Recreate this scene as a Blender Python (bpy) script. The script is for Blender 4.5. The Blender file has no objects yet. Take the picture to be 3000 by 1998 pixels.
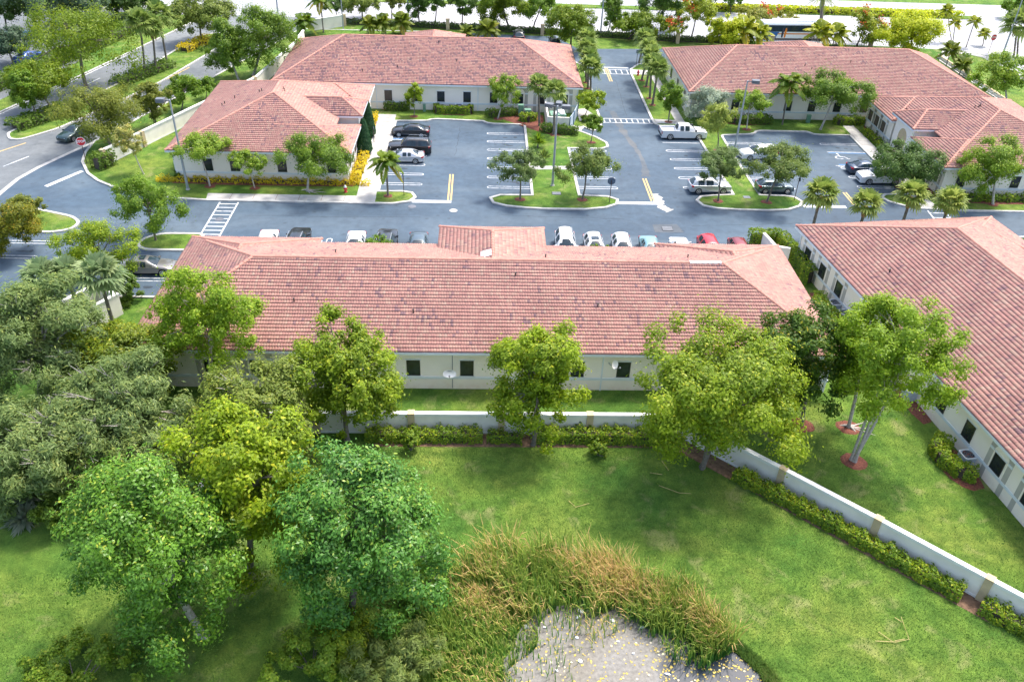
import bpy, bmesh, math, random
import numpy as np
from mathutils import Vector, Matrix

random.seed(7)
RNG = np.random.default_rng(11)
scene = bpy.context.scene
COL = scene.collection
PI = math.pi

# ------------------------------------------------------------------ helpers
def tag(o, label, cat, group=None, kind=None):
    o['label'] = label
    o['category'] = cat
    if group: o['group'] = group
    if kind: o['kind'] = kind
    return o

def empty(name, loc, rz=0.0):
    o = bpy.data.objects.new(name, None)
    COL.objects.link(o)
    o.location = loc
    o.rotation_euler = (0, 0, rz)
    o.empty_display_size = 0.3
    return o

def link(name, me, parent=None, loc=None, rz=0.0):
    o = bpy.data.objects.new(name, me)
    COL.objects.link(o)
    if parent: o.parent = parent
    if loc is not None: o.location = loc
    if rz: o.rotation_euler = (0, 0, rz)
    return o

class MB:
    """collects simple shapes into ONE mesh"""
    def __init__(s): s.v = []; s.f = []; s.m = []
    def add(s, vs, fs, mi=0):
        b = len(s.v)
        s.v += [tuple(map(float, p)) for p in vs]
        for f in fs:
            s.f.append(tuple(b + i for i in f)); s.m.append(mi)
        return s
    def box(s, x0, x1, y0, y1, z0, z1, mi=0):
        return s.add([(x0,y0,z0),(x1,y0,z0),(x1,y1,z0),(x0,y1,z0),(x0,y0,z1),(x1,y0,z1),(x1,y1,z1),(x0,y1,z1)],
                     [(0,3,2,1),(4,5,6,7),(0,1,5,4),(1,2,6,5),(2,3,7,6),(3,0,4,7)], mi)
    def obox(s, p0, p1, w, z0, z1, mi=0):
        """upright box along the segment p0-p1, width w"""
        a = Vector((p0[0], p0[1])); b = Vector((p1[0], p1[1])); d = (b - a).normalized(); n = Vector((-d.y, d.x)) * (w / 2)
        q = [a - n, b - n, b + n, a + n]
        return s.prism([(p.x, p.y) for p in q], z0, z1, mi)
    def prism(s, poly, z0, z1, mi=0):
        n = len(poly)
        ar = sum(poly[i][0] * poly[(i+1) % n][1] - poly[(i+1) % n][0] * poly[i][1] for i in range(n))
        if ar < 0: poly = poly[::-1]
        vs = [(p[0], p[1], z0) for p in poly] + [(p[0], p[1], z1) for p in poly]
        fs = [tuple(range(n, 2 * n)), tuple(range(n - 1, -1, -1))] + [(i, (i+1) % n, n + (i+1) % n, n + i) for i in range(n)]
        return s.add(vs, fs, mi)
    def sheet(s, poly, z, mi=0):
        n = len(poly)
        ar = sum(poly[i][0] * poly[(i+1) % n][1] - poly[(i+1) % n][0] * poly[i][1] for i in range(n))
        if ar < 0: poly = poly[::-1]
        return s.add([(p[0], p[1], z) for p in poly], [tuple(range(n))], mi)
    def tube(s, pts, rad, n=8, mi=0, cap=True):
        pts = [Vector(p) for p in pts]
        if not hasattr(rad, '__len__'): rad = [rad] * len(pts)
        rings = []; up = Vector((0, 0, 1)); b = len(s.v); vs = []
        for i, p in enumerate(pts):
            d = (pts[min(i+1, len(pts)-1)] - pts[max(i-1, 0)])
            if d.length < 1e-9: d = up.copy()
            d.normalize()
            x = d.cross(Vector((0, 1, 0)) if abs(d.y) < .9 else Vector((1, 0, 0))).normalized(); y = d.cross(x)
            for k in range(n):
                t = 2 * PI * k / n
                vs.append(p + (x * math.cos(t) + y * math.sin(t)) * rad[i])
        fs = []
        for i in range(len(pts) - 1):
            for k in range(n):
                a = i * n + k; c = i * n + (k + 1) % n
                fs.append((a, c, c + n, a + n))
        if cap:
            fs.append(tuple(range(n - 1, -1, -1))); fs.append(tuple((len(pts) - 1) * n + k for k in range(n)))
        return s.add(vs, fs, mi)
    def lathe(s, prof, c=(0, 0, 0), n=16, mi=0):
        vs = []; fs = []
        for r, z in prof:
            for k in range(n):
                t = 2 * PI * k / n
                vs.append((c[0] + r * math.cos(t), c[1] + r * math.sin(t), c[2] + z))
        for i in range(len(prof) - 1):
            for k in range(n):
                a = i * n + k; d = i * n + (k + 1) % n
                fs.append((a, d, d + n, a + n))
        fs.append(tuple(range(n - 1, -1, -1))); fs.append(tuple((len(prof) - 1) * n + k for k in range(n)))
        return s.add(vs, fs, mi)
    def mesh(s, name, mats, smooth=None):
        me = bpy.data.meshes.new(name)
        me.from_pydata(s.v, [], s.f)
        if not isinstance(mats, (list, tuple)): mats = [mats]
        for m in mats: me.materials.append(m)
        if len(mats) > 1: me.polygons.foreach_set('material_index', s.m)
        if smooth is not None:
            me.polygons.foreach_set('use_smooth', [True] * len(me.polygons))
            me.set_sharp_from_angle(angle=math.radians(smooth))
        me.update()
        return me
    def build(s, name, mats, parent=None, smooth=None, loc=None, rz=0.0):
        return link(name, s.mesh(name, mats, smooth), parent, loc, rz)

def np_mesh(name, V, F, mat, tone=None):
    """quads from numpy arrays, optional per-face float attribute"""
    me = bpy.data.meshes.new(name)
    nv, nf = len(V), len(F); k = F.shape[1]
    me.vertices.add(nv); me.vertices.foreach_set('co', np.ascontiguousarray(V, np.float32).ravel())
    me.loops.add(nf * k); me.loops.foreach_set('vertex_index', np.ascontiguousarray(F, np.int32).ravel())
    me.polygons.add(nf); me.polygons.foreach_set('loop_start', np.arange(0, nf * k, k, dtype=np.int32))
    if tone is not None:
        a = me.attributes.new('tone', 'FLOAT', 'FACE'); a.data.foreach_set('value', np.ascontiguousarray(tone, np.float32))
    me.materials.append(mat)
    me.update(calc_edges=True)
    return me

# ------------------------------------------------------------------ materials
def new_mat(name):
    m = bpy.data.materials.new(name); m.use_nodes = True
    nt = m.node_tree
    return m, nt, nt.nodes, nt.links, nt.nodes['Principled BSDF']

def plain(name, col, rough=.6, var=.12, scale=3.0, metal=0.0, spec=.5, bump=0.0, bscale=40.0, coat=0.0):
    """a colour with procedural unevenness"""
    m, nt, N, L, p = new_mat(name)
    tc = N.new('ShaderNodeTexCoord')
    nz = N.new('ShaderNodeTexNoise'); nz.inputs['Scale'].default_value = scale; nz.inputs['Detail'].default_value = 6
    L.new(tc.outputs['Object'], nz.inputs['Vector'])
    r = N.new('ShaderNodeValToRGB')
    r.color_ramp.elements[0].position = .3; r.color_ramp.elements[1].position = .7
    r.color_ramp.elements[0].color = tuple(c * (1 - var) for c in col) + (1,)
    r.color_ramp.elements[1].color = tuple(min(1, c * (1 + var)) for c in col) + (1,)
    L.new(nz.outputs['Fac'], r.inputs['Fac']); L.new(r.outputs['Color'], p.inputs['Base Color'])
    p.inputs['Roughness'].default_value = rough; p.inputs['Metallic'].default_value = metal
    p.inputs['Specular IOR Level'].default_value = spec
    if coat: p.inputs['Coat Weight'].default_value = coat; p.inputs['Coat Roughness'].default_value = .05
    if bump:
        n2 = N.new('ShaderNodeTexNoise'); n2.inputs['Scale'].default_value = bscale; n2.inputs['Detail'].default_value = 4
        L.new(tc.outputs['Object'], n2.inputs['Vector'])
        b = N.new('ShaderNodeBump'); b.inputs['Strength'].default_value = bump; b.inputs['Distance'].default_value = .05
        L.new(n2.outputs['Fac'], b.inputs['Height']); L.new(b.outputs['Normal'], p.inputs['Normal'])
    return m

def ramp(N, stops):
    r = N.new('ShaderNodeValToRGB'); e = r.color_ramp.elements
    while len(e) < len(stops): e.new(.5)
    for i, (pos, c) in enumerate(stops):
        e[i].position = pos; e[i].color = tuple(c) + (1,)
    return r

def noise(N, L, vec, scale, detail=5, rough=.55, dist=0.0):
    n = N.new('ShaderNodeTexNoise'); n.inputs['Scale'].default_value = scale; n.inputs['Detail'].default_value = detail
    n.inputs['Roughness'].default_value = rough; n.inputs['Distortion'].default_value = dist
    L.new(vec, n.inputs['Vector']); return n

def mixc(N, L, fac, a, b, mode='MIX'):
    m = N.new('ShaderNodeMix'); m.data_type = 'RGBA'; m.blend_type = mode
    for s, v in ((0, fac), (6, a), (7, b)):
        if hasattr(v, 'is_output'): L.new(v, m.inputs[s])
        elif s == 0: m.inputs[0].default_value = v
        else: m.inputs[s].default_value = tuple(v) + (1,)
    return m.outputs[2]

def leaf_mat(name, c_lo, c_hi, c_new=None, trans=.48, rough=.5):
    """leaf colours from the mesh's per-leaf 'tone'; c_new = the few youngest leaves"""
    m, nt, N, L, p = new_mat(name)
    at = N.new('ShaderNodeAttribute'); at.attribute_name = 'tone'
    st = [(0.0, c_lo), (.75, c_hi)]
    st.append((1.0, c_new if c_new else tuple(c * 1.15 for c in c_hi)))
    r = ramp(N, st); L.new(at.outputs['Fac'], r.inputs['Fac'])
    L.new(r.outputs['Color'], p.inputs['Base Color'])
    p.inputs['Roughness'].default_value = rough; p.inputs['Specular IOR Level'].default_value = .35
    t = N.new('ShaderNodeBsdfTranslucent'); L.new(r.outputs['Color'], t.inputs['Color'])
    mx = N.new('ShaderNodeMixShader'); mx.inputs[0].default_value = trans
    L.new(p.outputs[0], mx.inputs[1]); L.new(t.outputs[0], mx.inputs[2])
    L.new(mx.outputs[0], N['Material Output'].inputs['Surface'])
    return m

def grass_mat():
    m, nt, N, L, p = new_mat('lawn_grass')
    g = N.new('ShaderNodeNewGeometry'); v = g.outputs['Position']
    a = noise(N, L, v, .16, 6, .62, .4); b = noise(N, L, v, .9, 6, .65); c = noise(N, L, v, 9.0, 5, .7); d = noise(N, L, v, .42, 5, .6, .6)
    ra = ramp(N, [(.3, (.06, .155, .026)), (.5, (.108, .198, .032)), (.7, (.172, .235, .046))]); L.new(a.outputs['Fac'], ra.inputs['Fac'])
    rb = ramp(N, [(.35, (.6, .68, .6)), (.65, (1.32, 1.22, 1.15))]); L.new(b.outputs['Fac'], rb.inputs['Fac'])
    rc = ramp(N, [(.25, (.62, .66, .6)), (.75, (1.4, 1.3, 1.35))]); L.new(c.outputs['Fac'], rc.inputs['Fac'])
    col = mixc(N, L, 1.0, ra.outputs['Color'], rb.outputs['Color'], 'MULTIPLY')
    col = mixc(N, L, 1.0, col, rc.outputs['Color'], 'MULTIPLY')
    rd = ramp(N, [(.56, (0, 0, 0)), (.78, (.75, .75, .75))]); L.new(d.outputs['Fac'], rd.inputs['Fac'])
    col = mixc(N, L, rd.outputs['Color'], col, (.34, .31, .14))
    L.new(col, p.inputs['Base Color'])
    p.inputs['Roughness'].default_value = .9; p.inputs['Specular IOR Level'].default_value = .15
    bn = noise(N, L, v, 14.0, 6, .75)
    bu = N.new('ShaderNodeBump'); bu.inputs['Strength'].default_value = .9; bu.inputs['Distance'].default_value = .12
    L.new(bn.outputs['Fac'], bu.inputs['Height']); L.new(bu.outputs['Normal'], p.inputs['Normal'])
    return m

def asphalt_mat(name, col, wear, amount=.5):
    m, nt, N, L, p = new_mat(name)
    g = N.new('ShaderNodeNewGeometry'); v = g.outputs['Position']
    mp = N.new('ShaderNodeMapping'); mp.inputs['Scale'].default_value = (.35, 1, 1); L.new(v, mp.inputs['Vector'])
    a = noise(N, L, mp.outputs[0], .16, 7, .6, .8); b = noise(N, L, v, 1.2, 6, .65); c = noise(N, L, v, 30, 3, .6)
    r = ramp(N, [(.42, (0, 0, 0)), (.72, (amount, amount, amount))]); L.new(a.outputs['Fac'], r.inputs['Fac'])
    cc = mixc(N, L, r.outputs['Color'], col, wear)
    rb = ramp(N, [(.3, (.82, .82, .82)), (.7, (1.15, 1.15, 1.15))]); L.new(b.outputs['Fac'], rb.inputs['Fac'])
    rc = ramp(N, [(.3, (.85, .85, .85)), (.7, (1.15, 1.15, 1.15))]); L.new(c.outputs['Fac'], rc.inputs['Fac'])
    cc = mixc(N, L, 1.0, cc, rb.outputs['Color'], 'MULTIPLY'); cc = mixc(N, L, 1.0, cc, rc.outputs['Color'], 'MULTIPLY')
    e = noise(N, L, v, .045, 4, .6, 1.2); re_ = ramp(N, [(.35, (.78, .8, .82)), (.65, (1.2, 1.18, 1.15))]); L.new(e.outputs['Fac'], re_.inputs['Fac']); cc = mixc(N, L, 1.0, cc, re_.outputs['Color'], 'MULTIPLY')
    vo = N.new('ShaderNodeTexVoronoi'); vo.inputs['Scale'].default_value = .55; L.new(v, vo.inputs['Vector']); rv = ramp(N, [(.05, (.55, .55, .55)), (.16, (1, 1, 1))]); L.new(vo.outputs['Distance'], rv.inputs['Fac']); cc = mixc(N, L, .6, cc, mixc(N, L, 1.0, cc, rv.outputs['Color'], 'MULTIPLY'))
    L.new(cc, p.inputs['Base Color'])
    p.inputs['Roughness'].default_value = .75; p.inputs['Specular IOR Level'].default_value = .4
    return m

def tile_mat(name='clay_tile'):
    m, nt, N, L, p = new_mat(name)
    at = N.new('ShaderNodeAttribute'); at.attribute_name = 'tone'
    r = ramp(N, [(0.0, (.20, .12, .125)), (.12, (.27, .15, .145)), (.2, (.36, .185, .155)), (.5, (.40, .207, .168)), (.66, (.415, .235, .185)), (.85, (.405, .25, .19)), (1.0, (.42, .28, .215))])
    L.new(at.outputs['Fac'], r.inputs['Fac'])
    g = N.new('ShaderNodeNewGeometry')
    n = noise(N, L, g.outputs['Position'], .35, 6, .65); rn = ramp(N, [(.3, (.82, .8, .82)), (.7, (1.12, 1.1, 1.1))]); L.new(n.outputs['Fac'], rn.inputs['Fac'])
    L.new(mixc(N, L, 1.0, r.outputs['Color'], rn.outputs['Color'], 'MULTIPLY'), p.inputs['Base Color'])
    p.inputs['Roughness'].default_value = .7; p.inputs['Specular IOR Level'].default_value = .3
    return m

def glass_mat(name, col=(.02, .025, .03), rough=.08):
    m, nt, N, L, p = new_mat(name)
    g = N.new('ShaderNodeNewGeometry')
    n = noise(N, L, g.outputs['Position'], 1.5, 3); rn = ramp(N, [(.3, tuple(c * .6 for c in col)), (.7, tuple(c * 1.4 for c in col))]); L.new(n.outputs['Fac'], rn.inputs['Fac'])
    L.new(rn.outputs['Color'], p.inputs['Base Color'])
    p.inputs['Roughness'].default_value = rough; p.inputs['Specular IOR Level'].default_value = .5
    return m

def wall_mat():
    m, nt, N, L, p = new_mat('cream_stucco')
    g = N.new('ShaderNodeNewGeometry'); v = g.outputs['Position']
    a = noise(N, L, v, .5, 5, .6); ra = ramp(N, [(.3, (.83, .76, .67)), (.7, (.88, .81, .735))]); L.new(a.outputs['Fac'], ra.inputs['Fac'])
    # rusty irrigation stains on the lowest half metre
    sx = N.new('ShaderNodeSeparateXYZ'); L.new(v, sx.inputs[0])
    mr = N.new('ShaderNodeMapRange'); mr.inputs[1].default_value = .9; mr.inputs[2].default_value = .1; L.new(sx.outputs['Z'], mr.inputs[0])
    sn = noise(N, L, v, .8, 5, .7); rs = ramp(N, [(.45, (0, 0, 0)), (.75, (.55, .55, .55))]); L.new(sn.outputs['Fac'], rs.inputs['Fac'])
    mu = N.new('ShaderNodeMath'); mu.operation = 'MULTIPLY'; L.new(mr.outputs[0], mu.inputs[0]); L.new(rs.outputs['Color'], mu.inputs[1])
    L.new(mixc(N, L, mu.outputs[0], ra.outputs['Color'], (.62, .42, .28)), p.inputs['Base Color'])
    p.inputs['Roughness'].default_value = .85
    bn = noise(N, L, v, 25, 4); bu = N.new('ShaderNodeBump'); bu.inputs['Strength'].default_value = .25; bu.inputs['Distance'].default_value = .02
    L.new(bn.outputs['Fac'], bu.inputs['Height']); L.new(bu.outputs['Normal'], p.inputs['Normal'])
    return m

M = {}
M['grass'] = grass_mat()
M['asphalt'] = asphalt_mat('parking_asphalt', (.050, .082, .118), (.115, .148, .175), .6)
M['street'] = asphalt_mat('street_asphalt', (.125, .14, .15), (.19, .20, .20), .7)
M['highway'] = asphalt_mat('highway_concrete', (.34, .345, .36), (.46, .455, .46), .6)
M['concrete'] = plain('concrete', (.40, .39, .37), .85, .2, 1.2, bump=.2, bscale=20)
M['kerb'] = plain('kerb_concrete', (.46, .45, .42), .85, .22, 1.5)
def worn_paint(name, col):
    m, nt, N, L, p = new_mat(name)
    g = N.new('ShaderNodeNewGeometry'); v = g.outputs['Position']
    a = noise(N, L, v, 2.2, 7, .75); b = noise(N, L, v, .25, 4)
    ad = N.new('ShaderNodeMath'); ad.operation = 'MULTIPLY_ADD'; L.new(b.outputs['Fac'], ad.inputs[0]); ad.inputs[1].default_value = .5; L.new(a.outputs['Fac'], ad.inputs[2])
    r = ramp(N, [(.74, col), (.92, (.17, .2, .23))]); L.new(ad.outputs[0], r.inputs['Fac']); L.new(r.outputs['Color'], p.inputs['Base Color']); p.inputs['Roughness'].default_value = .7
    return m
M['paint'] = worn_paint('marking_white_worn', (.58, .59, .60))
M['yellow'] = plain('marking_yellow', (.52, .36, .14), .6, .18, 1.0)
M['bluep'] = plain('marking_blue', (.05, .22, .5), .6, .15, 2.0)
M['mulch'] = plain('red_mulch', (.17, .055, .035), .95, .45, 9.0, bump=.8, bscale=30)
M['soil'] = plain('brown_soil', (.17, .10, .06), .95, .4, 4.0, bump=.6)
M['wall'] = wall_mat()
M['niche'] = plain('grey_stucco', (.42, .40, .36), .85, .1, 1.5)
M['trim'] = plain('white_trim', (.66, .70, .74), .6, .06, 1.0)
M['fascia'] = plain('white_fascia', (.70, .74, .78), .5, .06, 1.0)
M['tile'] = tile_mat()
M['cap'] = plain('ridge_mortar', (.43, .20, .15), .75, .2, 2.0)
M['deck'] = plain('roof_underlay', (.16, .075, .06), .9, .1, 2.0)
M['glass'] = glass_mat('window_glass')
M['bronze'] = plain('bronze_frame', (.05, .045, .04), .4, .1, 3.0, metal=.5)
M['screen'] = plain('brown_screen', (.09, .07, .055), .6, .15, 2.0)
M['post'] = plain('tan_stucco', (.50, .39, .24), .85, .12, 2.0)
M['gardenwall'] = plain('white_wall_stucco', (.80, .75, .67), .85, .1, .8, bump=.2)
M['coping'] = plain('wall_coping', (.76, .75, .72), .7, .08, 1.0)
M['bark'] = plain('grey_bark', (.17, .145, .12), .9, .35, 5.0, bump=.5)
M['palebark'] = plain('pale_bark', (.42, .38, .34), .85, .3, 5.0, bump=.4)
M['darkbark'] = plain('dark_bark', (.07, .055, .045), .9, .3, 5.0, bump=.5)
M['skirt'] = plain('dead_fronds', (.30, .17, .08), .9, .3, 6.0)
M['rubber'] = plain('tyre_rubber', (.02, .02, .021), .8, .2, 5.0)
M['alloy'] = plain('alloy_wheel', (.55, .56, .58), .3, .08, 4.0, metal=.8)
M['carglass'] = glass_mat('car_glass', (.02, .035, .045), .04)
M['plastic'] = plain('black_plastic', (.025, .025, .027), .5, .1, 5.0)
M['headlight'] = plain('headlight_lens', (.65, .68, .72), .1, .05, 5.0)
M['taillight'] = plain('taillight_lens', (.45, .015, .02), .15, .1, 5.0)
M['steel'] = plain('galvanised_steel', (.33, .36, .39), .5, .1, 2.0, metal=.3)
M['lamp'] = plain('grey_lamp_housing', (.12, .13, .15), .5, .1, 3.0)
M['red'] = plain('sign_red', (.60, .02, .03), .4, .08, 3.0)
M['white'] = plain('white_enamel', (.80, .81, .82), .4, .05, 3.0)
M['signback'] = plain('sign_back', (.10, .14, .19), .5, .1, 3.0, metal=.3)
M['pole'] = plain('brown_post', (.06, .04, .035), .7, .1, 3.0)
M['green'] = plain('utility_green', (.13, .26, .19), .6, .1, 3.0)
M['acgrey'] = plain('unit_grey', (.45, .50, .56), .5, .12, 4.0)
M['hydrant'] = plain('hydrant_red', (.55, .025, .05), .4, .1, 5.0)
M['gate'] = plain('gate_bluegrey', (.42, .50, .58), .6, .1, 2.0)
M['gatedark'] = plain('gate_dark_blue', (.07, .14, .24), .6, .1, 2.0)
M['straw'] = plain('dry_straw', (.52, .40, .17), .9, .2, 5.0)
M['busblue'] = plain('bus_blue', (.02, .12, .42), .35, .1, 2.0, coat=.4)
M['orange'] = plain('bus_orange', (.75, .22, .03), .4, .08, 3.0)
M['navy'] = plain('bus_navy', (.03, .035, .07), .4, .1, 3.0)

def G3(s): return tuple(s)
LEAF = {
 'bright': leaf_mat('leaf_bright', (.12, .20, .012), (.32, .44, .014), (.56, .56, .03)),
 'bright2': leaf_mat('leaf_bright_two', (.11, .19, .014), (.29, .40, .018), (.50, .51, .03)),
 'bright3': leaf_mat('leaf_bright_three', (.085, .165, .010), (.21, .30, .010), (.36, .40, .016)),
 'gold': leaf_mat('leaf_gold', (.04, .11, .012), (.11, .20, .014), (.46, .40, .025)),
 'gold2': leaf_mat('leaf_gold_two', (.09, .16, .012), (.24, .31, .018), (.48, .44, .03)),
 'goldold': leaf_mat('leaf_old_gold', (0.100, 0.142, 0.013), (0.260, 0.269, 0.015), (0.597, 0.370, 0.023)),
 'lime': leaf_mat('leaf_lime', (.13, .24, .014), (.29, .43, .018), (.46, .55, .04)),
 'lime2': leaf_mat('leaf_lime_two', (.12, .23, .022), (.27, .40, .03), (.45, .48, .05)),
 'lime3': leaf_mat('leaf_lime_three', (0.278, 0.370, 0.013), (0.538, 0.589, 0.013), (0.796, 0.739, 0.034)),
 'mid': leaf_mat('leaf_mid', (.075, .16, .014), (.19, .32, .018), (.32, .42, .025)),
 'mid2': leaf_mat('leaf_mid_two', (.08, .165, .018), (.20, .32, .026), (.32, .42, .03)),
 'olive': leaf_mat('leaf_olive', (.11, .17, .03), (.25, .32, .05), (.40, .42, .07)),
 'olive2': leaf_mat('leaf_olive_two', (0.119, 0.160, 0.023), (0.240, 0.277, 0.034), (0.399, 0.388, 0.046)),
 'glossy': leaf_mat('leaf_glossy', (.06, .17, .026), (.17, .34, .03), (.44, .50, .06), .35, .35),
 'glossy2': leaf_mat('leaf_glossy_two', (.04, .14, .030), (.12, .285, .034), (.32, .42, .05), .3, .38),
 'dark': leaf_mat('leaf_dark', (0.043, 0.097, 0.023), (0.101, 0.180, 0.028)),
 'dark2': leaf_mat('leaf_dark_two', (0.051, 0.127, 0.021), (0.126, 0.226, 0.028)),
 'teal': leaf_mat('leaf_teal', (0.043, 0.090, 0.051), (0.101, 0.166, 0.083)),
 'feather': leaf_mat('leaf_feather', (.11, .19, .06), (.25, .34, .10), (.40, .45, .11)),
 'feather2': leaf_mat('leaf_feather_two', (.12, .19, .045), (.27, .35, .08), (.42, .46, .1)),
 'sage': leaf_mat('leaf_sage', (0.085, 0.150, 0.045), (0.177, 0.256, 0.063)),
 'sage2': leaf_mat('leaf_sage_two', (0.085, 0.150, 0.032), (0.194, 0.270, 0.045), (0.338, 0.374, 0.063)),
 'sage3': leaf_mat('leaf_sage_three', (0.059, 0.127, 0.032), (0.144, 0.240, 0.045)),
 'silver': leaf_mat('leaf_silver', (0.220, 0.284, 0.209), (0.423, 0.496, 0.354)),
 'pale': leaf_mat('leaf_pale', (0.270, 0.300, 0.076), (0.506, 0.496, 0.139), (0.760, 0.510, 0.089)),
 'pale2': leaf_mat('leaf_pale_two', (0.203, 0.284, 0.051), (0.423, 0.480, 0.089)),
 'flame': leaf_mat('leaf_flame', (0.151, 0.226, 0.015), (0.338, 0.406, 0.025), (0.574, 0.510, 0.038)),
 'flame2': leaf_mat('leaf_flame_two', (.16, .2, .02), (.32, .34, .04), (.46, .36, .05)),
 'petal': leaf_mat('petal_red', (.50, .07, .02), (.62, .13, .03)),
 'hedge': leaf_mat('leaf_hedge', (.07, .16, .012), (.24, .36, .02), (.54, .54, .03)),
 'hedge2': leaf_mat('leaf_hedge_two', (0.060, 0.134, 0.015), (0.149, 0.243, 0.021)),
 'yellowhedge': leaf_mat('leaf_yellow', (0.405, 0.330, 0.015), (0.800, 0.630, 0.025)),
 'fan': leaf_mat('frond_fan', (.16, .24, .04), (.34, .40, .09)),
 'fan2': leaf_mat('frond_fan_two', (.12, .2, .035), (.28, .36, .08)),
 'fanblue': leaf_mat('frond_blue', (0.169, 0.256, 0.114), (0.338, 0.420, 0.190)),
 'featherpalm': leaf_mat('frond_feather', (.10, .19, .016), (.25, .33, .025), (.42, .32, .04)),
 'golden': leaf_mat('frond_golden', (.12, .18, .015), (.27, .31, .03), (.40, .30, .04)),
 'areca': leaf_mat('frond_areca', (0.236, 0.300, 0.020), (0.473, 0.496, 0.032), (0.709, 0.540, 0.038)),
 'date': leaf_mat('frond_date', (0.119, 0.180, 0.038), (0.236, 0.284, 0.063)),
 'cypress': leaf_mat('leaf_cypress', (0.020, 0.083, 0.028), (0.051, 0.150, 0.045)),
 'reed': leaf_mat('reed_blade', (.07, .22, .03), (.36, .42, .07), (.70, .46, .20), .4),
 'agave': leaf_mat('agave_blade', (0.220, 0.284, 0.202), (0.371, 0.420, 0.304)),
}
# ------------------------------------------------------------------ the ground
def chaikin(p, n=2, closed=True):
    for _ in range(n):
        q = []
        m = len(p)
        for i in range(m if closed else m - 1):
            a, b = p[i], p[(i + 1) % m]
            q.append((a[0] * .75 + b[0] * .25, a[1] * .75 + b[1] * .25)); q.append((a[0] * .25 + b[0] * .75, a[1] * .25 + b[1] * .75))
        if not closed: q = [p[0]] + q + [p[-1]]
        p = q
    return p

def rnd(p, r=1.0, n=4):
    """polygon with its corners rounded by up to r metres"""
    out = []; m = len(p)
    for i in range(m):
        a, b, c = Vector(p[i - 1]), Vector(p[i]), Vector(p[(i + 1) % m])
        d1 = (a - b); d2 = (c - b); k = min(r, d1.length * .45, d2.length * .45)
        s = b + d1.normalized() * k; e = b + d2.normalized() * k
        for j in range(n + 1):
            t = j / n
            out.append(tuple(s * (1 - t) ** 2 + b * 2 * t * (1 - t) + e * t * t))
    return out

def ribbon(mb, path, w, z0, z1, closed=False, off=0.0, mi=0):
    """a mitred solid strip along a path; off shifts it sideways (left positive)"""
    P = [Vector((p[0], p[1])) for p in path]
    Q = [P[0]]
    for p in P[1:]:
        if (p - Q[-1]).length > .02: Q.append(p)
    if closed and (Q[0] - Q[-1]).length < .02: Q.pop()
    n = len(Q); L = []; R = []
    for i in range(n):
        a = Q[i - 1] if (i > 0 or closed) else Q[i]; c = Q[(i + 1) % n] if (i < n - 1 or closed) else Q[i]
        d1 = (Q[i] - a); d2 = (c - Q[i])
        if d1.length < 1e-6: d1 = d2
        if d2.length < 1e-6: d2 = d1
        d1 = d1.normalized(); d2 = d2.normalized()
        n1 = Vector((-d1.y, d1.x)); n2 = Vector((-d2.y, d2.x)); nn = (n1 + n2)
        if nn.length < .2: nn = n1.copy()
        nn.normalize(); k = 1 / max(.5, nn.dot(n1))
        L.append(Q[i] + nn * k * (off + w / 2)); R.append(Q[i] + nn * k * (off - w / 2))
    vs = [(p.x, p.y, z0) for p in R] + [(p.x, p.y, z0) for p in L] + [(p.x, p.y, z1) for p in R] + [(p.x, p.y, z1) for p in L]
    fs = []
    for i in range(n if closed else n - 1):
        j = (i + 1) % n
        fs += [(2 * n + i, 2 * n + j, 3 * n + j, 3 * n + i), (i, j, 2 * n + j, 2 * n + i), (n + j, n + i, 3 * n + i, 3 * n + j)]
    if not closed: fs += [(0, 2 * n, 3 * n, n), (n - 1, 2 * n - 1, 4 * n - 1, 3 * n - 1)]
    return mb.add(vs, fs, mi)

def setting(name, mb, mat, label, cat):
    return tag(mb.build(name, mat), label, cat, kind='structure')

setting('ground', MB().sheet([(-700, -300), (700, -300), (700, 900), (-700, 900)], 0), M['grass'], 'grass-covered ground reaching away under the whole site', 'ground')

site = [(-50.5, 62.2), (-27.2, 62.2), (-27.2, 68.0), (27.8, 68.0), (27.8, 73.2), (31.2, 73.2), (90, 80.0), (90, 84), (78, 84), (76.4, 126), (76.4, 140), (70, 146), (28, 143.0), (16, 142.0), (13, 149.2), (-5, 150), (-6, 134), (-31.5, 148), (-46, 97.7), (-47.9, 93.5), (-49.5, 89.5), (-50.4, 86.2), (-50.5, 83.0)]
setting('parking_asphalt', MB().sheet(site, .006), M['asphalt'], 'dark blue-grey asphalt of the car park and its drives', 'asphalt')
street = [(-50.5, 40), (-50.5, 83.0), (-50.35, 86.2), (-49.5, 89.5), (-47.9, 93.5), (-46.0, 97.7), (-30.4, 152), (-29.5, 158), (-49, 158), (-54.6, 133.8), (-58.2, 119), (-61.6, 106.2), (-66.5, 88), (-70, 40)]
setting('street', MB().sheet(street, .012), M['street'], 'pale grey street with a planted median at upper left', 'street')
setting('far_lot', MB().sheet([(-66, 100), (-70.5, 100), (-82, 125), (-92, 160), (-66, 160), (-60.5, 128)], .012), M['street'], 'pale car park beyond the street at the far left', 'car park')
hw = [(-75, 159.2), (-43, 156.6), (5, 153.1), (34, 150.9), (55, 149.4), (72, 148.2), (84, 146.9), (87.5, 144), (89.0, 137), (89, 120), (104, 120), (103, 140), (112, 147), (190, 146), (190, 182), (60, 183), (-75, 183.5)]
setting('highway', MB().sheet(hw, .010), M['highway'], 'wide white concrete highway along the top', 'road')
setting('highway_verge', MB().sheet([(-75, 215), (190, 215), (190, 190), (-75, 191.5)], .006), M['soil'], 'dry verge beyond the white highway', 'verge')

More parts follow.
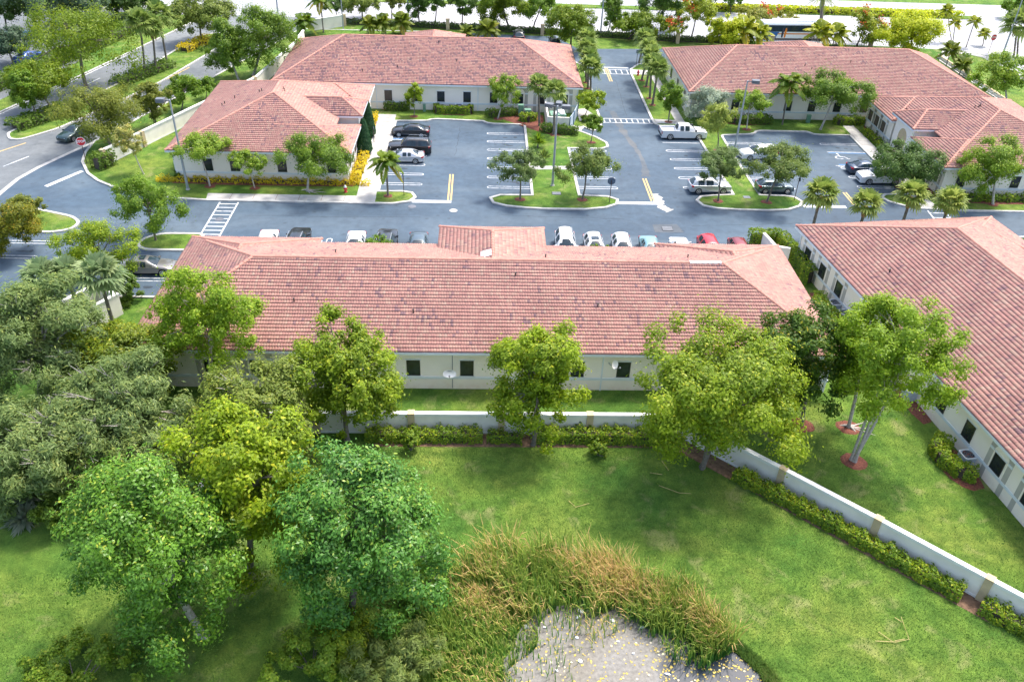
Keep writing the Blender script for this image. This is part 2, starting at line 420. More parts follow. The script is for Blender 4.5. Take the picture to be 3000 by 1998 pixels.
# raised lawns with their kerbs
def plot(poly, label, kerb=True, z=.10):
    o = setting('lawn', MB().prism(poly, -.05, z), M['grass'], label, 'lawn')
    if kerb:
        n = len(poly); ar = sum(poly[i][0] * poly[(i+1) % n][1] - poly[(i+1) % n][0] * poly[i][1] for i in range(n))
        p = poly if ar > 0 else poly[::-1]
        setting('kerb', ribbon(MB(), p, .3, -.04, .15, True, off=-.08), M['kerb'], 'pale concrete kerb round the ' + label, 'kerb')
    return o
west = [(-46.2, 97.2), (-45.9, 93.6), (-45.2, 91.0), (-43.4, 87.9), (-41.6, 86.0), (-39.6, 84.6), (-37.2, 83.3), (-34.6, 82.5), (-32, 82.0), (-29.2, 81.7), (-11.4, 81.6), (-9.3, 81.6), (-7.6, 82.2), (-7.1, 83.2), (-7.5, 84.2), (-8.5, 84.5), (-11.2, 84.4), (-11.2, 106.3), (-7.1, 106.6), (-6.6, 107.1), (-5.8, 107.3), (0.3, 106.9), (0.8, 106.3), (1.6, 106.0), (5.6, 105.9), (5.8, 105.5),
        (5.8, 84.1), (2.2, 84.0), (1.2, 83.3), (1.5, 82.2), (2.9, 81.5), (5, 81.1), (7, 80.95), (11.2, 81.0), (13.4, 81.5), (14.7, 82.4), (14.9, 83.4), (14.0, 84.1), (10.8, 84.3), (10.75, 98.1), (14.9, 98.1), (15.7, 98.8), (15.7, 100.0), (14.6, 101.8), (12.6, 103.9), (13.4, 105.6), (14.6, 104.3), (15.5, 104.8), (15.9, 107.4), (15.8, 113), (16.0, 124), (15.8, 132.5), (14.5, 134.6), (-4, 135), (-5.5, 150), (-31.2, 149.5), (-45.6, 98.2)]
plot(west, 'lawn round the left and rear buildings')
east = [(23.4, 131.0), (23.15, 129), (23.1, 109.4), (23.2, 107.2), (23.8, 106.5), (25.1, 106.4), (27.6, 106.5), (28.0, 106.0), (28.15, 98), (28.35, 85.2), (26, 84.9), (24.5, 84.5), (23.9, 83.6), (24.3, 82.4), (25.6, 81.8), (28, 81.55), (31.2, 81.5), (33.4, 81.8), (34.9, 82.7), (35.5, 83.7), (35.0, 84.8), (34, 85.1), (31.2, 85.2), (31.0, 97.6), (31.1, 103.2), (31.4, 103.6), (32.7, 103.8), (35.2, 104.2), (35.8, 104.6), (36.1, 105.2), (36.8, 105.5), (42.9, 105.5), (43.4, 105.2), (43.7, 104.7), (44.4, 104.5), (48.6, 104.5), (48.65, 86.2), (45.9, 86.0), (45.3, 85.3), (45.6, 84.3), (47.0, 83.2), (48.4, 82.7), (51, 82.5), (54.2, 82.3), (75, 82.3), (71.8, 86), (71.2, 126), (70.5, 133.5), (25, 133.8)]
plot(east, 'lawn round the right rear buildings')
plot(rnd([(-27.0, 70.7), (-31.6, 70.7), (-32.6, 71.6), (-32.3, 72.8), (-31.0, 73.8), (-27.0, 73.9)], .8), 'small island with one tree')
plot(rnd([(-46.5, 79.2), (-40.9, 77.1), (-39.8, 75.9), (-40.0, 74.6), (-41.4, 73.9), (-46.5, 74.1)], .9), 'pointed grass island at the left')
setting('kerb', ribbon(MB(), [(-50, 62.2), (-27.2, 62.2)], .22, -.04, .15), M['kerb'], 'straight kerb at the lower edge of the left car park', 'kerb')
setting('kerb', ribbon(MB(), [(27.8, 68), (27.8, 73.2), (31.2, 73.2), (90, 80.0)], .22, -.04, .15), M['kerb'], 'kerb between the drive and the right building', 'kerb')
med = [(-57.3, 99.2), (-56.2, 97.4), (-55.0, 97.3), (-52.2, 101.1), (-48.7, 110.8), (-45.6, 120), (-43.0, 132.9), (-41.2, 143), (-44, 146), (-46.6, 144), (-48.1, 135.1), (-50.3, 121.2), (-51.5, 116.4), (-55, 106)]
plot(rnd(med, .8), 'planted street median', z=.12)
setting('kerb', ribbon(MB(), [(-66.5, 88), (-61.6, 106.2), (-58.2, 119), (-54.6, 133.8), (-49.5, 156)], .3, -.04, .15), M['kerb'], 'far kerb of the street', 'kerb')
setting('gutter', ribbon(MB(), [(-50.5, 66), (-50.5, 83.0), (-50.35, 86.2), (-49.5, 89.5), (-47.9, 93.5), (-46.3, 97.2)], .5, 0, .017), M['concrete'], 'concrete gutter where the drive meets the street', 'gutter')
corner = [(76.9, 100), (77.0, 140), (80, 145.5), (84.5, 146.0), (87.0, 143.5), (87.6, 137), (87.4, 100)]
plot(corner, 'grass corner beside the white road')
setting('pavement', ribbon(MB(), [(77.6, 141), (80.4, 144.6), (84.2, 145.0), (86.2, 142.8), (86.6, 130)], 1.5, .0, .125), M['concrete'], 'white concrete corner pavement at the upper right', 'pavement')
setting('highway_median', MB().prism([(-75, 171.3), (98, 169.4), (98, 172.0), (-75, 174)], -.05, .14), M['grass'], 'strip of grass between the highway lanes', 'median')

def slab(poly, label, z=.115):
    return setting('sidewalk', MB().prism(poly, .0, z), M['concrete'], label, 'sidewalk')
def joints(x0, x1, y0, y1, step, axis, label):
    mb = MB(); t = (x0 if axis == 'x' else y0) + step
    while t < (x1 if axis == 'x' else y1) - .3:
        if axis == 'x': mb.box(t - .02, t + .02, y0 + .01, y1 - .01, .110, .119)
        else: mb.box(x0 + .01, x1 - .01, t - .02, t + .02, .110, .119)
        t += step
    setting('sidewalk_joint', mb, M['soil'], label, 'joint')
slab([(-28.9, 81.78), (-11.2, 81.78), (-11.2, 83.2), (-29.1, 83.2)], 'concrete walk along the drive below the left building')
joints(-28.9, -13.3, 81.8, 83.2, 2.4, 'x', 'dark joints across the walk along the drive')
slab([(-13.3, 83.2), (-11.25, 83.2), (-11.25, 108.5), (-13.6, 108.5)], 'concrete walk between the left building and its parked cars')
joints(-13.3, -11.25, 83.2, 108.5, 1.5, 'y', 'dark joints across the walk beside the parked cars')
slab([(48.75, 84.5), (50.4, 84.5), (50.3, 108.4), (48.75, 108.4)], 'concrete walk between the right rear building and its car park')
joints(48.75, 50.3, 84.5, 108.4, 1.5, 'y', 'dark joints across the walk of the right rear building')
slab([(48.5, 82.6), (50.6, 82.6), (50.4, 84.5), (48.75, 84.5)], 'short ramp of concrete at the small crossing')
slab([(5.8, 91.2), (10.75, 91.4), (10.75, 92.4), (5.8, 92.2)], 'short path across the central island')
slab([(26.1, 106.6), (27.3, 106.6), (27.0, 128.0), (25.9, 128.0)], 'narrow walk beside the right rear building')
slab([(23.3, 107.3), (26.1, 107.2), (26.1, 108.6), (23.3, 108.9)], 'concrete landing at the lower crosswalk')
slab([(23.3, 128.4), (25.9, 128.4), (25.9, 130.6), (23.3, 131.0)], 'concrete landing at the upper crosswalk')
slab([(13.1, 107.6), (15.8, 107.3), (15.8, 109), (14.2, 112.5), (13.0, 112.0)], 'concrete landing beside the dumpster')
slab([(8.9, 103.7), (12.5, 104.1), (13.3, 105.6), (11.2, 106.0), (11.2, 103.9)], 'concrete apron before the dumpster gates', .108)
slab([(-25.5, 66.9), (27, 66.9), (27, 68.3), (-25.5, 68.3)], 'walk along the front of the front building')
slab([(26.3, 68.35), (31, 68.35), (31, 73.0), (29.6, 73.0), (29.6, 69.6), (26.3, 69.6)], 'walk by the hedge between the two front buildings')

# painted markings
def hairpin(mb, x0, x1, y, open_end, w=.1, g=.5):
    """double line joined by a rounded end; the open end is left straight"""
    pts = []; r = g / 2
    if open_end == 'x1': a, b, s = x1, x0 + r, -1
    else: a, b, s = x0, x1 - r, 1
    pts = [(a, y - r)] + [(b + s * r * math.sin(t), y - r * math.cos(t)) for t in np.linspace(0, PI, 7)] + [(a, y + r)]
    ribbon(mb, pts, w, .007, .012)
def marks(rows, label, mat='paint'):
    mb = MB()
    for r in rows: hairpin(mb, *r)
    return setting('parking_marking', mb, M[mat], label, 'marking')
marks([(.8, 5.55, 102.6 - 2.72 * k, 'x1') for k in range(7)], 'white looped stall lines on the right side of the left car park')
marks([(-11.1, -6.5, 100.3 - 2.72 * k, 'x0') for k in range(6)], 'white looped stall lines beside the left walk')
marks([(10.9, 15.45, 97.5 - 2.72 * k, 'x0') for k in range(5)], 'white looped stall lines right of the central island')
marks([(23.0, 27.9, 98.0 - 2.73 * k, 'x1') for k in range(5)], 'white looped stall lines below the pickup')
marks([(31.2, 35.9, 101.0 - 2.73 * k, 'x0') for k in range(6)], 'white looped stall lines left in the right car park')
marks([(43.5, 48.5, y, 'x1') for y in (101.3, 93.6, 91.0, 88.2)], 'white looped stall lines right in the right car park')
marks([(-45, -40.6, 71.9, 'x0'), (-33.6, -27.4, 65.25, 'x1'), (-45, -41, 69.0, 'x0')], 'white looped stall lines of the left car park')
mb = MB()
for k in range(18):
    x = -23.4 + 2.9 * k
    if -4 < x < 6: continue
    r = .25; pts = [(x - r, 68.4)] + [(x - r * math.cos(t), 73.3 + r * math.sin(t)) for t in np.linspace(0, PI, 7)] + [(x + r, 68.4)]
    ribbon(mb, pts, .1, .007, .012)
setting('parking_marking', mb, M['paint'], 'white looped stall lines along the front building', 'marking')
mb = MB().box(23.0, 28.0, 100.65, 100.77, .007, .012).box(-11, -6.55, 99.75, 99.87, .007, .0125)
setting('parking_marking', mb, M['paint'], 'single white stall lines', 'marking')
mb = MB().box(-11, -6.5, 100.05, 100.2, .007, .0135).box(43.6, 48.5, 98.3, 98.45, .007, .0125).box(43.6, 46.5, 94.6, 94.75, .007, .0125)
setting('parking_marking', mb, M['bluep'], 'blue lines of the accessible stalls', 'marking')
mb = MB().box(43.5, 48.5, 98.6, 98.72, .007, .0125)
ribbon(mb, [(43.3, 94.2), (45.6, 93.0)], .12, .007, .0145); ribbon(mb, [(43.1, 94.35), (46.4, 94.35)], .1, .007, .0125)
# wheelchair symbol
c = (44.5, 96.9); ribbon(mb, [(c[0] + .52 * math.cos(t), c[1] + .45 * math.sin(t)) for t in np.linspace(.6, 5.4, 14)], .13, .007, .0125)
ribbon(mb, [(c[0] + .1, c[1] + 1.0), (c[0] + .15, c[1] + .25), (c[0] + .7, c[1] + .2), (c[0] + .95, c[1] - .45), (c[0] + 1.2, c[1] - .35)], .13, .007, .0150)
mb.add([(c[0] + .1 + .16 * math.cos(t), c[1] + 1.2 + .16 * math.sin(t), .0125) for t in np.linspace(0, 2 * PI, 10)[:-1]], [tuple(range(9))])
setting('parking_marking', mb, M['paint'], 'white wheelchair symbol and lines of the accessible stall', 'marking')
def ladder(x0, x1, y0, y1, n, axis, label, sk=0.0):
    mb = MB()
    if axis == 'y':
        for x in (x0, x1): ribbon(mb, [(x, y0), (x + sk, y1)], .16, .007, .012)
        for k in range(n): y = y0 + (y1 - y0) * (k + .5) / n; d = sk * (k + .5) / n; mb.box(x0 + d + .1, x1 + d - .1, y - .07, y + .07, .007, .012)
    else:
        for y in (y0, y1): ribbon(mb, [(x0, y), (x1, y + sk)], .16, .007, .012)
        for k in range(n): x = x0 + (x1 - x0) * (k + .5) / n; d = sk * (k + .5) / n; mb.box(x - .07, x + .07, y0 + d + .1, y1 + d - .1, .007, .012)
    setting('crosswalk', mb, M['paint'], label, 'crosswalk')
ladder(-27.35, -25.45, 73.6, 81.3, 9, 'y', 'long white ladder crosswalk over the drive at the left')
ladder(16.1, 22.9, 107.45, 109.0, 9, 'x', 'white ladder crosswalk behind the pickup')
ladder(18.6, 23.1, 128.7, 130.9, 5, 'x', 'far white ladder crosswalk at the end of the cross street')
ladder(48.6, 50.5, 76.5, 82.2, 5, 'y', 'small white crosswalk behind the fan palms at the right', .5)
mb = MB().box(-7.3, -3.1, 82.0, 82.65, .007, .012).box(14.95, 19.1, 82.5, 83.15, .007, .012).box(35.4, 40.2, 82.45, 83.1, .007, .012).box(18.9, 23.1, 131.7, 132.2, .007, .012)
ribbon(mb, [(-46.6, 84.4), (-44.4, 88.6)], .55, .007, .012)
setting('stop_line', mb, M['paint'], 'broad white stop lines at the ends of the drives', 'marking')
mb = MB()
for x, y0, y1 in ((-3.3, 82.7, 89.6), (18.9, 83.4, 89.4), (19.5, 125, 131.6), (41.4, 83.3, 86.6)):
    for d in (-.16, .16): mb.box(x + d - .09, x + d + .09, y0, y1, .007, .0128)
setting('centre_line', mb, M['yellow'], 'short double yellow centre lines on the drives', 'marking')
mb = MB()
for p, q in (((-53.4, 89.4), (-51.9, 92.4)), ((-56.3, 84), (-54.9, 86.8)), ((-58.1, 107.3), (-56.9, 110.3)), ((-61.5, 97.5), (-60.4, 100.5)), ((-48.8, 99.2), (-47.8, 102)), ((-45.5, 108.5), (-44.6, 111.5)), ((-55.3, 118), (-54.5, 121)), ((-52.9, 129), (-52.1, 132))):
    ribbon(mb, [p, q], .16, .013, .018)
ribbon(mb, [(-66, 89), (-61.2, 106.5), (-57.7, 119.5), (-54.2, 134)], .16, .013, .018)
setting('lane_marking', mb, M['paint'], 'white lane dashes on the street at the left', 'marking')
mb = MB()
for p, q in (((-55.8, 93.6), (-54.0, 96.4)), ((-58.6, 93.0), (-57.6, 95.6)), ((-51.6, 102.6), (-50.2, 106.4)), ((-48.4, 111.2), (-46.8, 115.8)), ((-45.2, 121), (-43.6, 127))):
    ribbon(mb, [p, q], .2, .013, .018)
setting('lane_marking', mb, M['yellow'], 'yellow edge dashes beside the median', 'marking')
mb = MB()
for k in range(22): mb.box(-60 + 11 * k, -57 + 11 * k, 178 - .01 * k, 178.15 - .01 * k, .011, .016); mb.box(-60 + 11 * k, -57 + 11 * k, 160.6 - .3 * k, 160.75 - .3 * k, .011, .016)
setting('lane_marking', mb, M['paint'], 'faint lane dashes on the white highway', 'marking')
# worn sandy track and patches on the cross street
def stain(pts, w, label, name='sand_track', mat='street'):
    mb = MB(); P = chaikin(pts, 2, False); n = len(P); L = []; R = []
    rr = random.Random(len(label))
    for i, p in enumerate(P):
        a, b = Vector(P[max(0, i - 1)]), Vector(P[min(n - 1, i + 1)]); d = (b - a).normalized(); k = w * (.5 + rr.random()) / 2
        L.append((p[0] - d.y * k, p[1] + d.x * k, .0105)); R.append((p[0] + d.y * k, p[1] - d.x * k, .0105))
    mb.add(R + L, [(i, i + 1, n + i + 1, n + i) for i in range(n - 1)])
    setting(name, mb, M[mat], label, 'stain')
M['sand'] = asphalt_mat('sandy_asphalt', (.075, .092, .11), (.15, .15, .145), .9)
stain([(18.0, 112), (18.3, 107), (18.6, 103), (19.4, 98), (19.6, 94), (19.2, 90)], .8, 'pale sandy track down the middle of the cross street', mat='sand')
stain([(19.4, 85.3), (19.6, 83.6), (19.4, 82.2), (20.4, 81.0)], .9, 'white concrete spill at the end of the double yellow line', 'spill', 'concrete')
M['oil'] = asphalt_mat('oily_asphalt', (.028, .042, .058), (.06, .08, .1), .5)
mb = MB(); rs = random.Random(12)
bays = [(3.6, 101.2 - 2.72 * k) for k in range(6)] + [(-9, 87.9), (-9, 90.6)] + [(13, 96.1 - 2.72 * k) for k in range(4)] + [(25.6, 96.6 - 2.73 * k) for k in range(4)] + [(33.4, 99.6), (33.5, 91.4), (46, 100), (46.2, 97.2)] + [(-30, 64), (-43, 70.4)]
for x, y in bays:
    for q in range(rs.randint(1, 3)):
        cx_, cy_, r1, r2 = x + rs.uniform(-1.2, 1.2), y + rs.uniform(-.6, .6), rs.uniform(.15, .6), rs.uniform(.1, .3)
        mb.add([(cx_ + r1 * rs.uniform(.7, 1.2) * math.cos(t), cy_ + r2 * rs.uniform(.7, 1.2) * math.sin(t), .0085 + .0002 * q) for t in np.linspace(0, 2 * PI, 11)[:-1]], [tuple(range(10))])
for x0, y0, x1, y1, w_ in ((-24, 78.2, -6, 78.6, .05), (2, 79.4, 15, 78.8, .05), (22, 77.6, 34, 78.6, .05), (-3.1, 95, -2.6, 105, .05), (37.5, 88, 39.5, 103, .05), (19.8, 110, 20.2, 126, .05), (-41, 86, -30, 79.5, .05)):
    n_ = 14; ribbon(mb, [(x0 + (x1 - x0) * k / n_ + rs.uniform(-.12, .12), y0 + (y1 - y0) * k / n_ + rs.uniform(-.12, .12)) for k in range(n_ + 1)], w_, .0068, .0092)
setting('oil_stain', mb, M['oil'], 'dark oil spots and thin sealed cracks on the car park asphalt', 'stain')
mb = MB().prism([(17.9, 75.9), (20.9, 76.0), (20.5, 77.9), (17.9, 77.7)], .0, .016)
setting('drain_apron', mb, M['sand'], 'square concrete apron round the drain in the drive', 'apron')
def grate(x, y, w, h, z, label):
    o = MB().box(x - w / 2, x + w / 2, y - h / 2, y + h / 2, z, z + .03).build('drain_grate', M['plastic'])
    tag(o, label, 'drain', 'drain grates'); mb = MB()
    for k in range(5): mb.box(x - w / 2 + .04, x + w / 2 - .04, y - h / 2 + h * (k + .5) / 5 - .03, y - h / 2 + h * (k + .5) / 5 + .03, z + .03, z + .045)
    mb.build('grate_bar', M['steel'], o)
grate(19.3, 76.8, 1.1, .9, .016, 'dark rectangular drain grate in the middle of the drive')
grate(8.4, 84.7, 1.0, .7, .10, 'drain grate in the grass of the central island')
grate(29.6, 84.6, .8, .6, .10, 'drain grate in the grass between the silver crossover and the dark hatchback')
for x, y, l in ((-2.8, 80.2, 'pale round manhole cover below the stop line'), (-7.2, 81.0, 'dark round manhole cover by the small grass tip'), (-26.4, 77.3, 'dark manhole cover inside the long ladder crosswalk')):
    o = MB().lathe([(.42, .0), (.42, .02), (.36, .028)], (x, y, .006), 20).build('manhole_cover', M['concrete'] if 'pale' in l else M['lamp'], smooth=30)
    tag(o, l, 'manhole cover', 'manhole covers')

# mulch
def mulch(poly, z, label='red mulch bed'):
    rr = random.Random(int(abs(poly[0][0] * 100)))
    P = chaikin(poly, 1); P = [(p[0] + rr.uniform(-.06, .06), p[1] + rr.uniform(-.06, .06)) for p in P]
    mb = MB(); n = len(P); c = (sum(p[0] for p in P) / n, sum(p[1] for p in P) / n)
    mb.add([(p[0], p[1], z) for p in P] + [(c[0] + (p[0] - c[0]) * .8, c[1] + (p[1] - c[1]) * .8, z + .045) for p in P],
           [(i, (i + 1) % n, n + (i + 1) % n, n + i) for i in range(n)] + [tuple(range(n, 2 * n))])
    ar = sum(P[i][0] * P[(i+1) % n][1] - P[(i+1) % n][0] * P[i][1] for i in range(n))
    if ar < 0: mb.f = [f[::-1] for f in mb.f]
    setting('mulch_bed', mb, M['mulch'], label, 'mulch')
def ring(x, y, r, z, label):
    mulch([(x + r * math.cos(t) * random.uniform(.88, 1.1), y + r * .9 * math.sin(t) * random.uniform(.88, 1.1)) for t in np.linspace(0, 2 * PI, 11)[:-1]], z, label)
mulch([(-33.6, 85.4), (-14.2, 85.4), (-13.7, 86), (-13.7, 94.6), (-14.6, 94.6), (-14.6, 86.6), (-33.6, 86.6)], .105, 'red mulch bed round the corner of the left building')
mulch([(-15, 98.6), (-13.5, 98.6), (-13.5, 107.6), (-15, 107.6)], .105, 'red mulch bed beside the left walk')
mulch([(3.5, 107.0), (9.2, 101.6), (11.6, 103.0), (8.3, 104.0), (8.4, 111), (1.5, 111), (1.2, 109)], .105, 'red mulch bed round the middle dumpster')
mulch([(-13.2, 110.0), (-9.6, 110.0), (-9.6, 111), (-13.2, 111)], .105, 'red mulch bed before the rear wall')
mulch([(-6.3, 108.8), (-1.1, 108.8), (-1.1, 110.6), (-6.3, 110.6)], .105, 'red mulch bed of the clipped hedge at the rear wall')
mulch([(32.6, 107.2), (39.5, 107.6), (39.4, 110), (32.6, 110)], .105, 'red mulch bed of the dark hedge at the right rear wall')
mulch([(52.3, 84.0), (70, 84.0), (70, 86.0), (52.6, 86.0), (52.6, 108), (51.2, 108), (51.2, 86)], .105, 'red mulch bed round the right rear building')
mulch([(29.9, 64.5), (31.2, 64.5), (32.2, 59.0), (30.2, 59)], .004, 'red mulch bed of the hedge beside the right building')
mulch([(31.9, 43.4), (33.7, 44.5), (34.4, 39.6), (32.8, 39.2), (31.8, 41)], .004, 'red mulch bed of the round hedge beside the right building')
mulch([(29.6, 73.0), (31.2, 72.6), (31.0, 69.0), (29.8, 69.0)], .004, 'red mulch bed between the front buildings')
mulch([(32.2, 51.6), (33.2, 51.6), (33.8, 46.5), (32.4, 46.0)], .004, 'red mulch bed under the lime trees at the right wall')

def soil_strip(path, label):
    mb = MB(); ribbon(mb, path, 1.5, -.02, .008); setting('soil_strip', mb, M['soil'], label, 'soil')
soil_strip([(-7.2, 44.1), (13.5, 44.1), (15.2, 42.9), (20.4, 38.0), (29.4, 29.5)], 'strip of bare brown soil along the garden wall')
# ------------------------------------------------------------------ buildings
TW, TC = .2, .335          # width of a tile's barrel, exposed length of a course

MOTTLE = {400: (.52, .45), 200: (.8, .3)}
SPREAD = {200: .3, 500: .27}
def tile_face(poly, seed, seg=3):
    """barrel tiles laid in stepped courses over one planar convex roof face; poly = 3D points, first two are its eave"""
    P = [np.array(p, float) for p in poly]
    U = P[1] - P[0]; U /= np.linalg.norm(U)
    nrm = np.cross(P[1] - P[0], P[2] - P[0]); nrm /= np.linalg.norm(nrm)
    if nrm[2] < 0: nrm = -nrm
    Vv = np.cross(nrm, U)
    if Vv[2] < 0: Vv = -Vv
    uv = np.array([[(p - P[0]) @ U, (p - P[0]) @ Vv] for p in P])
    u0, u1 = uv[:, 0].min() - TW, uv[:, 0].max() + TW; v1 = uv[:, 1].max()
    nu = int((u1 - u0) / TW) + 1; nc = int(math.ceil(v1 / TC))
    rr = np.random.default_rng(seed)
    us = u0 + np.arange(nu * seg + 1) * (TW / seg)
    ph = (np.arange(nu * seg + 1) % seg) / seg
    prof = .055 * np.abs(np.sin(PI * ph + .12)) ** .7
    V = []; F = []; T = []
    # slow weathering patches: dark tiles cluster in streaks down the slope
    gx = rr.random((60, 14)); 
    def field(c, k):
        a = gx[(np.asarray(c) // 4 + (k // 3) * 2) % 60, (k // 4) % 14]
        return a
    ncol = us.size
    for k in range(nc):
        lat = rr.uniform(-.03, .03)
        jit = rr.normal(0, .006, nu + 1)[(np.arange(ncol) // seg).clip(0, nu)]
        wav = .02 * np.sin(us * .31 + k * .7) * (rr.random() < .35)
        va = k * TC + wav; vb = min((k + 1) * TC + .03, v1)
        rows = []
        for vv, hh in ((va, -.03 + 0 * prof), (va, .07 + prof + jit), (vb + 0 * us, .006 + prof)):
            q = P[0] + np.outer(us + lat, U) + np.outer(np.broadcast_to(vv, us.shape), Vv) + np.outer(hh, nrm)
            rows.append(q)
        b = sum(len(x) for x in V)
        V.append(np.concatenate(rows))
        i = np.arange(ncol - 1)
        F.append(np.stack([b + i, b + i + 1, b + ncol + i + 1, b + ncol + i], 1))
        F.append(np.stack([b + ncol + i, b + ncol + i + 1, b + 2 * ncol + i + 1, b + 2 * ncol + i], 1))
        col = np.arange(nu); f = field(col, k)
        tl = np.clip(rr.normal(.52, SPREAD.get(seed // 100 * 100, .2), nu), .2, 1)
        thr, pr = MOTTLE.get(seed // 100 * 100, (.9, .34)); dg = .5 + .5 * np.sin(col * .55 + k * 1.1 + 6 * gx[k % 60, 3] * .3)
        f = f * .55 + dg * .45 if thr < .85 else f
        dark = rr.random(nu) < np.where(f > thr, pr, .025)
        tl = np.where(dark, rr.uniform(0, .14, nu), tl)
        tl = np.repeat(tl, seg)[:ncol - 1]
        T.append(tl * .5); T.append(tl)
    V = np.concatenate(V); F = np.concatenate(F); T = np.concatenate(T)
    return V, F, T, nrm, Vv, U

def clip_faces(polys, name, parent, seed, seg=3):
    """tiles for several roof faces, each clipped to its outline, joined into one mesh"""
    AV = []; AL = []; AT = []; AC = []; base = 0
    for n, poly in enumerate(polys):
        V, F, T, nrm, _, _ = tile_face(poly, seed + n * 13, seg)
        me = np_mesh('tmp', V, F, M['tile'], T)
        bm = bmesh.new(); bm.from_mesh(me); bpy.data.meshes.remove(me)
        c = sum((Vector(p) for p in poly), Vector()) / len(poly)
        N = Vector(nrm)
        for i in range(len(poly)):
            a, b = Vector(poly[i]), Vector(poly[(i + 1) % len(poly)])
            pn = (b - a).cross(N).normalized()
            if (c - a).dot(pn) > 0: pn = -pn
            if i == 0: a = a + pn * .06
            bmesh.ops.bisect_plane(bm, geom=bm.verts[:] + bm.edges[:] + bm.faces[:], plane_co=a, plane_no=pn, clear_outer=True)
        me = bpy.data.meshes.new('tmp'); bm.to_mesh(me); bm.free()
        nv, nl, nf = len(me.vertices), len(me.loops), len(me.polygons)
        v = np.empty(nv * 3, np.float32); me.vertices.foreach_get('co', v)
        l = np.empty(nl, np.int32); me.loops.foreach_get('vertex_index', l)
        t = np.empty(nf, np.int32); me.polygons.foreach_get('loop_total', t)
        tn = np.empty(nf, np.float32); me.attributes['tone'].data.foreach_get('value', tn)
        AV.append(v); AL.append(l + base); AT.append(t); AC.append(tn); base += nv
        bpy.data.meshes.remove(me)
    v = np.concatenate(AV); l = np.concatenate(AL); t = np.concatenate(AT); tn = np.concatenate(AC)
    me = bpy.data.meshes.new(name)
    me.vertices.add(len(v) // 3); me.vertices.foreach_set('co', v)
    me.loops.add(len(l)); me.loops.foreach_set('vertex_index', l)
    me.polygons.add(len(t)); me.polygons.foreach_set('loop_start', np.concatenate([[0], np.cumsum(t)[:-1]]).astype(np.int32))
    at = me.attributes.new('tone', 'FLOAT', 'FACE'); at.data.foreach_set('value', tn)
    me.materials.append(M['tile']); me.update(calc_edges=True)
    return link(name, me, parent)

def caps(mb, a, b, r=.15):
    a, b = Vector(a), Vector(b); d = b - a; n = max(1, int(d.length / .42)); d.normalize()
    side = d.cross(Vector((0, 0, 1))).normalized(); up = side.cross(d)
    L = (b - a).length / n
    for k in range(n):
        p0 = a + d * (L * k - .04); p1 = a + d * (L * (k + 1))
        vs = []
        for p, rad in ((p0, r * random.uniform(1.02, 1.12)), (p1, r * .88)):
            for j in range(7):
                t = PI * j / 6
                vs.append(p + side * (rad * math.cos(t)) + up * (rad * .85 * math.sin(t) + .03))
        mb.add(vs, [(j, j + 1, 8 + j, 7 + j) for j in range(6)] + [tuple(range(6, -1, -1))])

def hip(x0, x1, y0, y1, z0, zr, axis, r0, r1, yr=None, cut=None, drop=''):
    """faces and ridge lines of a hip roof over a rectangle; axis = direction of the ridge. cut = (y, z) where the far slope stops"""
    if axis == 'x':
        yr = (y0 + y1) / 2 if yr is None else yr
        a, b = (x0 + r0, yr, zr), (x1 - r1, yr, zr)
        S = [(x0, y0, z0), (x1, y0, z0), b, a]
        W = [(x0, y1, z0), (x0, y0, z0), a]; E = [(x1, y0, z0), (x1, y1, z0), b]
        if cut:
            t = (cut - yr) / (y1 - yr); zc = zr + (z0 - zr) * t
            Nn = [(b[0] + (x1 - b[0]) * t, cut, zc), (a[0] + (x0 - a[0]) * t, cut, zc), a, b]
        else: Nn = [(x1, y1, z0), (x0, y1, z0), a, b]
        faces = {'S': S, 'E': E, 'N': Nn, 'W': W}
        lines = [(a, b), ((x0, y0, z0), a), ((x1, y0, z0), b), ((x0, y1, z0), a), ((x1, y1, z0), b)]
    else:
        xr = (x0 + x1) / 2
        a, b = (xr, y0 + r0, zr), (xr, y1 - r1, zr)
        faces = {'W': [(x0, y1, z0), (x0, y0, z0), a, b], 'E': [(x1, y0, z0), (x1, y1, z0), b, a], 'N': [(x1, y1, z0), (x0, y1, z0), b], 'S': [(x0, y0, z0), (x1, y0, z0), a]}
        lines = [(a, b), ((x0, y1, z0), b), ((x1, y1, z0), b)]
    return [f for k, f in faces.items() if k not in drop], lines

def window(parent, axis, pos, at, z0=1.25, z1=2.65, w=1.0, out=1, mat='glass', frame=True):
    """a window on a wall: axis 'x' runs along x on the plane y=at, axis 'y' along y on x=at; out = outward sign"""
    mb = MB(); f = .05
    def bx(mb, u0, u1, d0, d1, a, b):
        lo, hi = sorted((at + out * d0, at + out * d1))
        if axis == 'x': mb.box(u0, u1, lo, hi, a, b)
        else: mb.box(lo, hi, u0, u1, a, b)
    u0, u1 = pos - w / 2, pos + w / 2
    bx(mb, u0, u1, -.02, .05, z0, z0 + f); bx(mb, u0, u1, -.02, .05, z1 - f, z1)
    bx(mb, u0, u0 + f, -.02, .05, z0 + f, z1 - f); bx(mb, u1 - f, u1, -.02, .05, z0 + f, z1 - f)
    o = mb.build('window', M['bronze'], parent)
    g = MB(); bx(g, u0 + f, u1 - f, -.02, .012, z0 + f, z1 - f); g.build('pane', M[mat], o)
    t = MB(); bx(t, u0 - .09, u1 + .09, -.02, .075, z0 - .1, z0 - .002); t.build('sill', M['trim'], o)
    t = MB(); bx(t, u0 - .08, u1 + .08, -.02, .035, z1 + .002, z1 + .09); t.build('lintel', M['trim'], o)
    return o

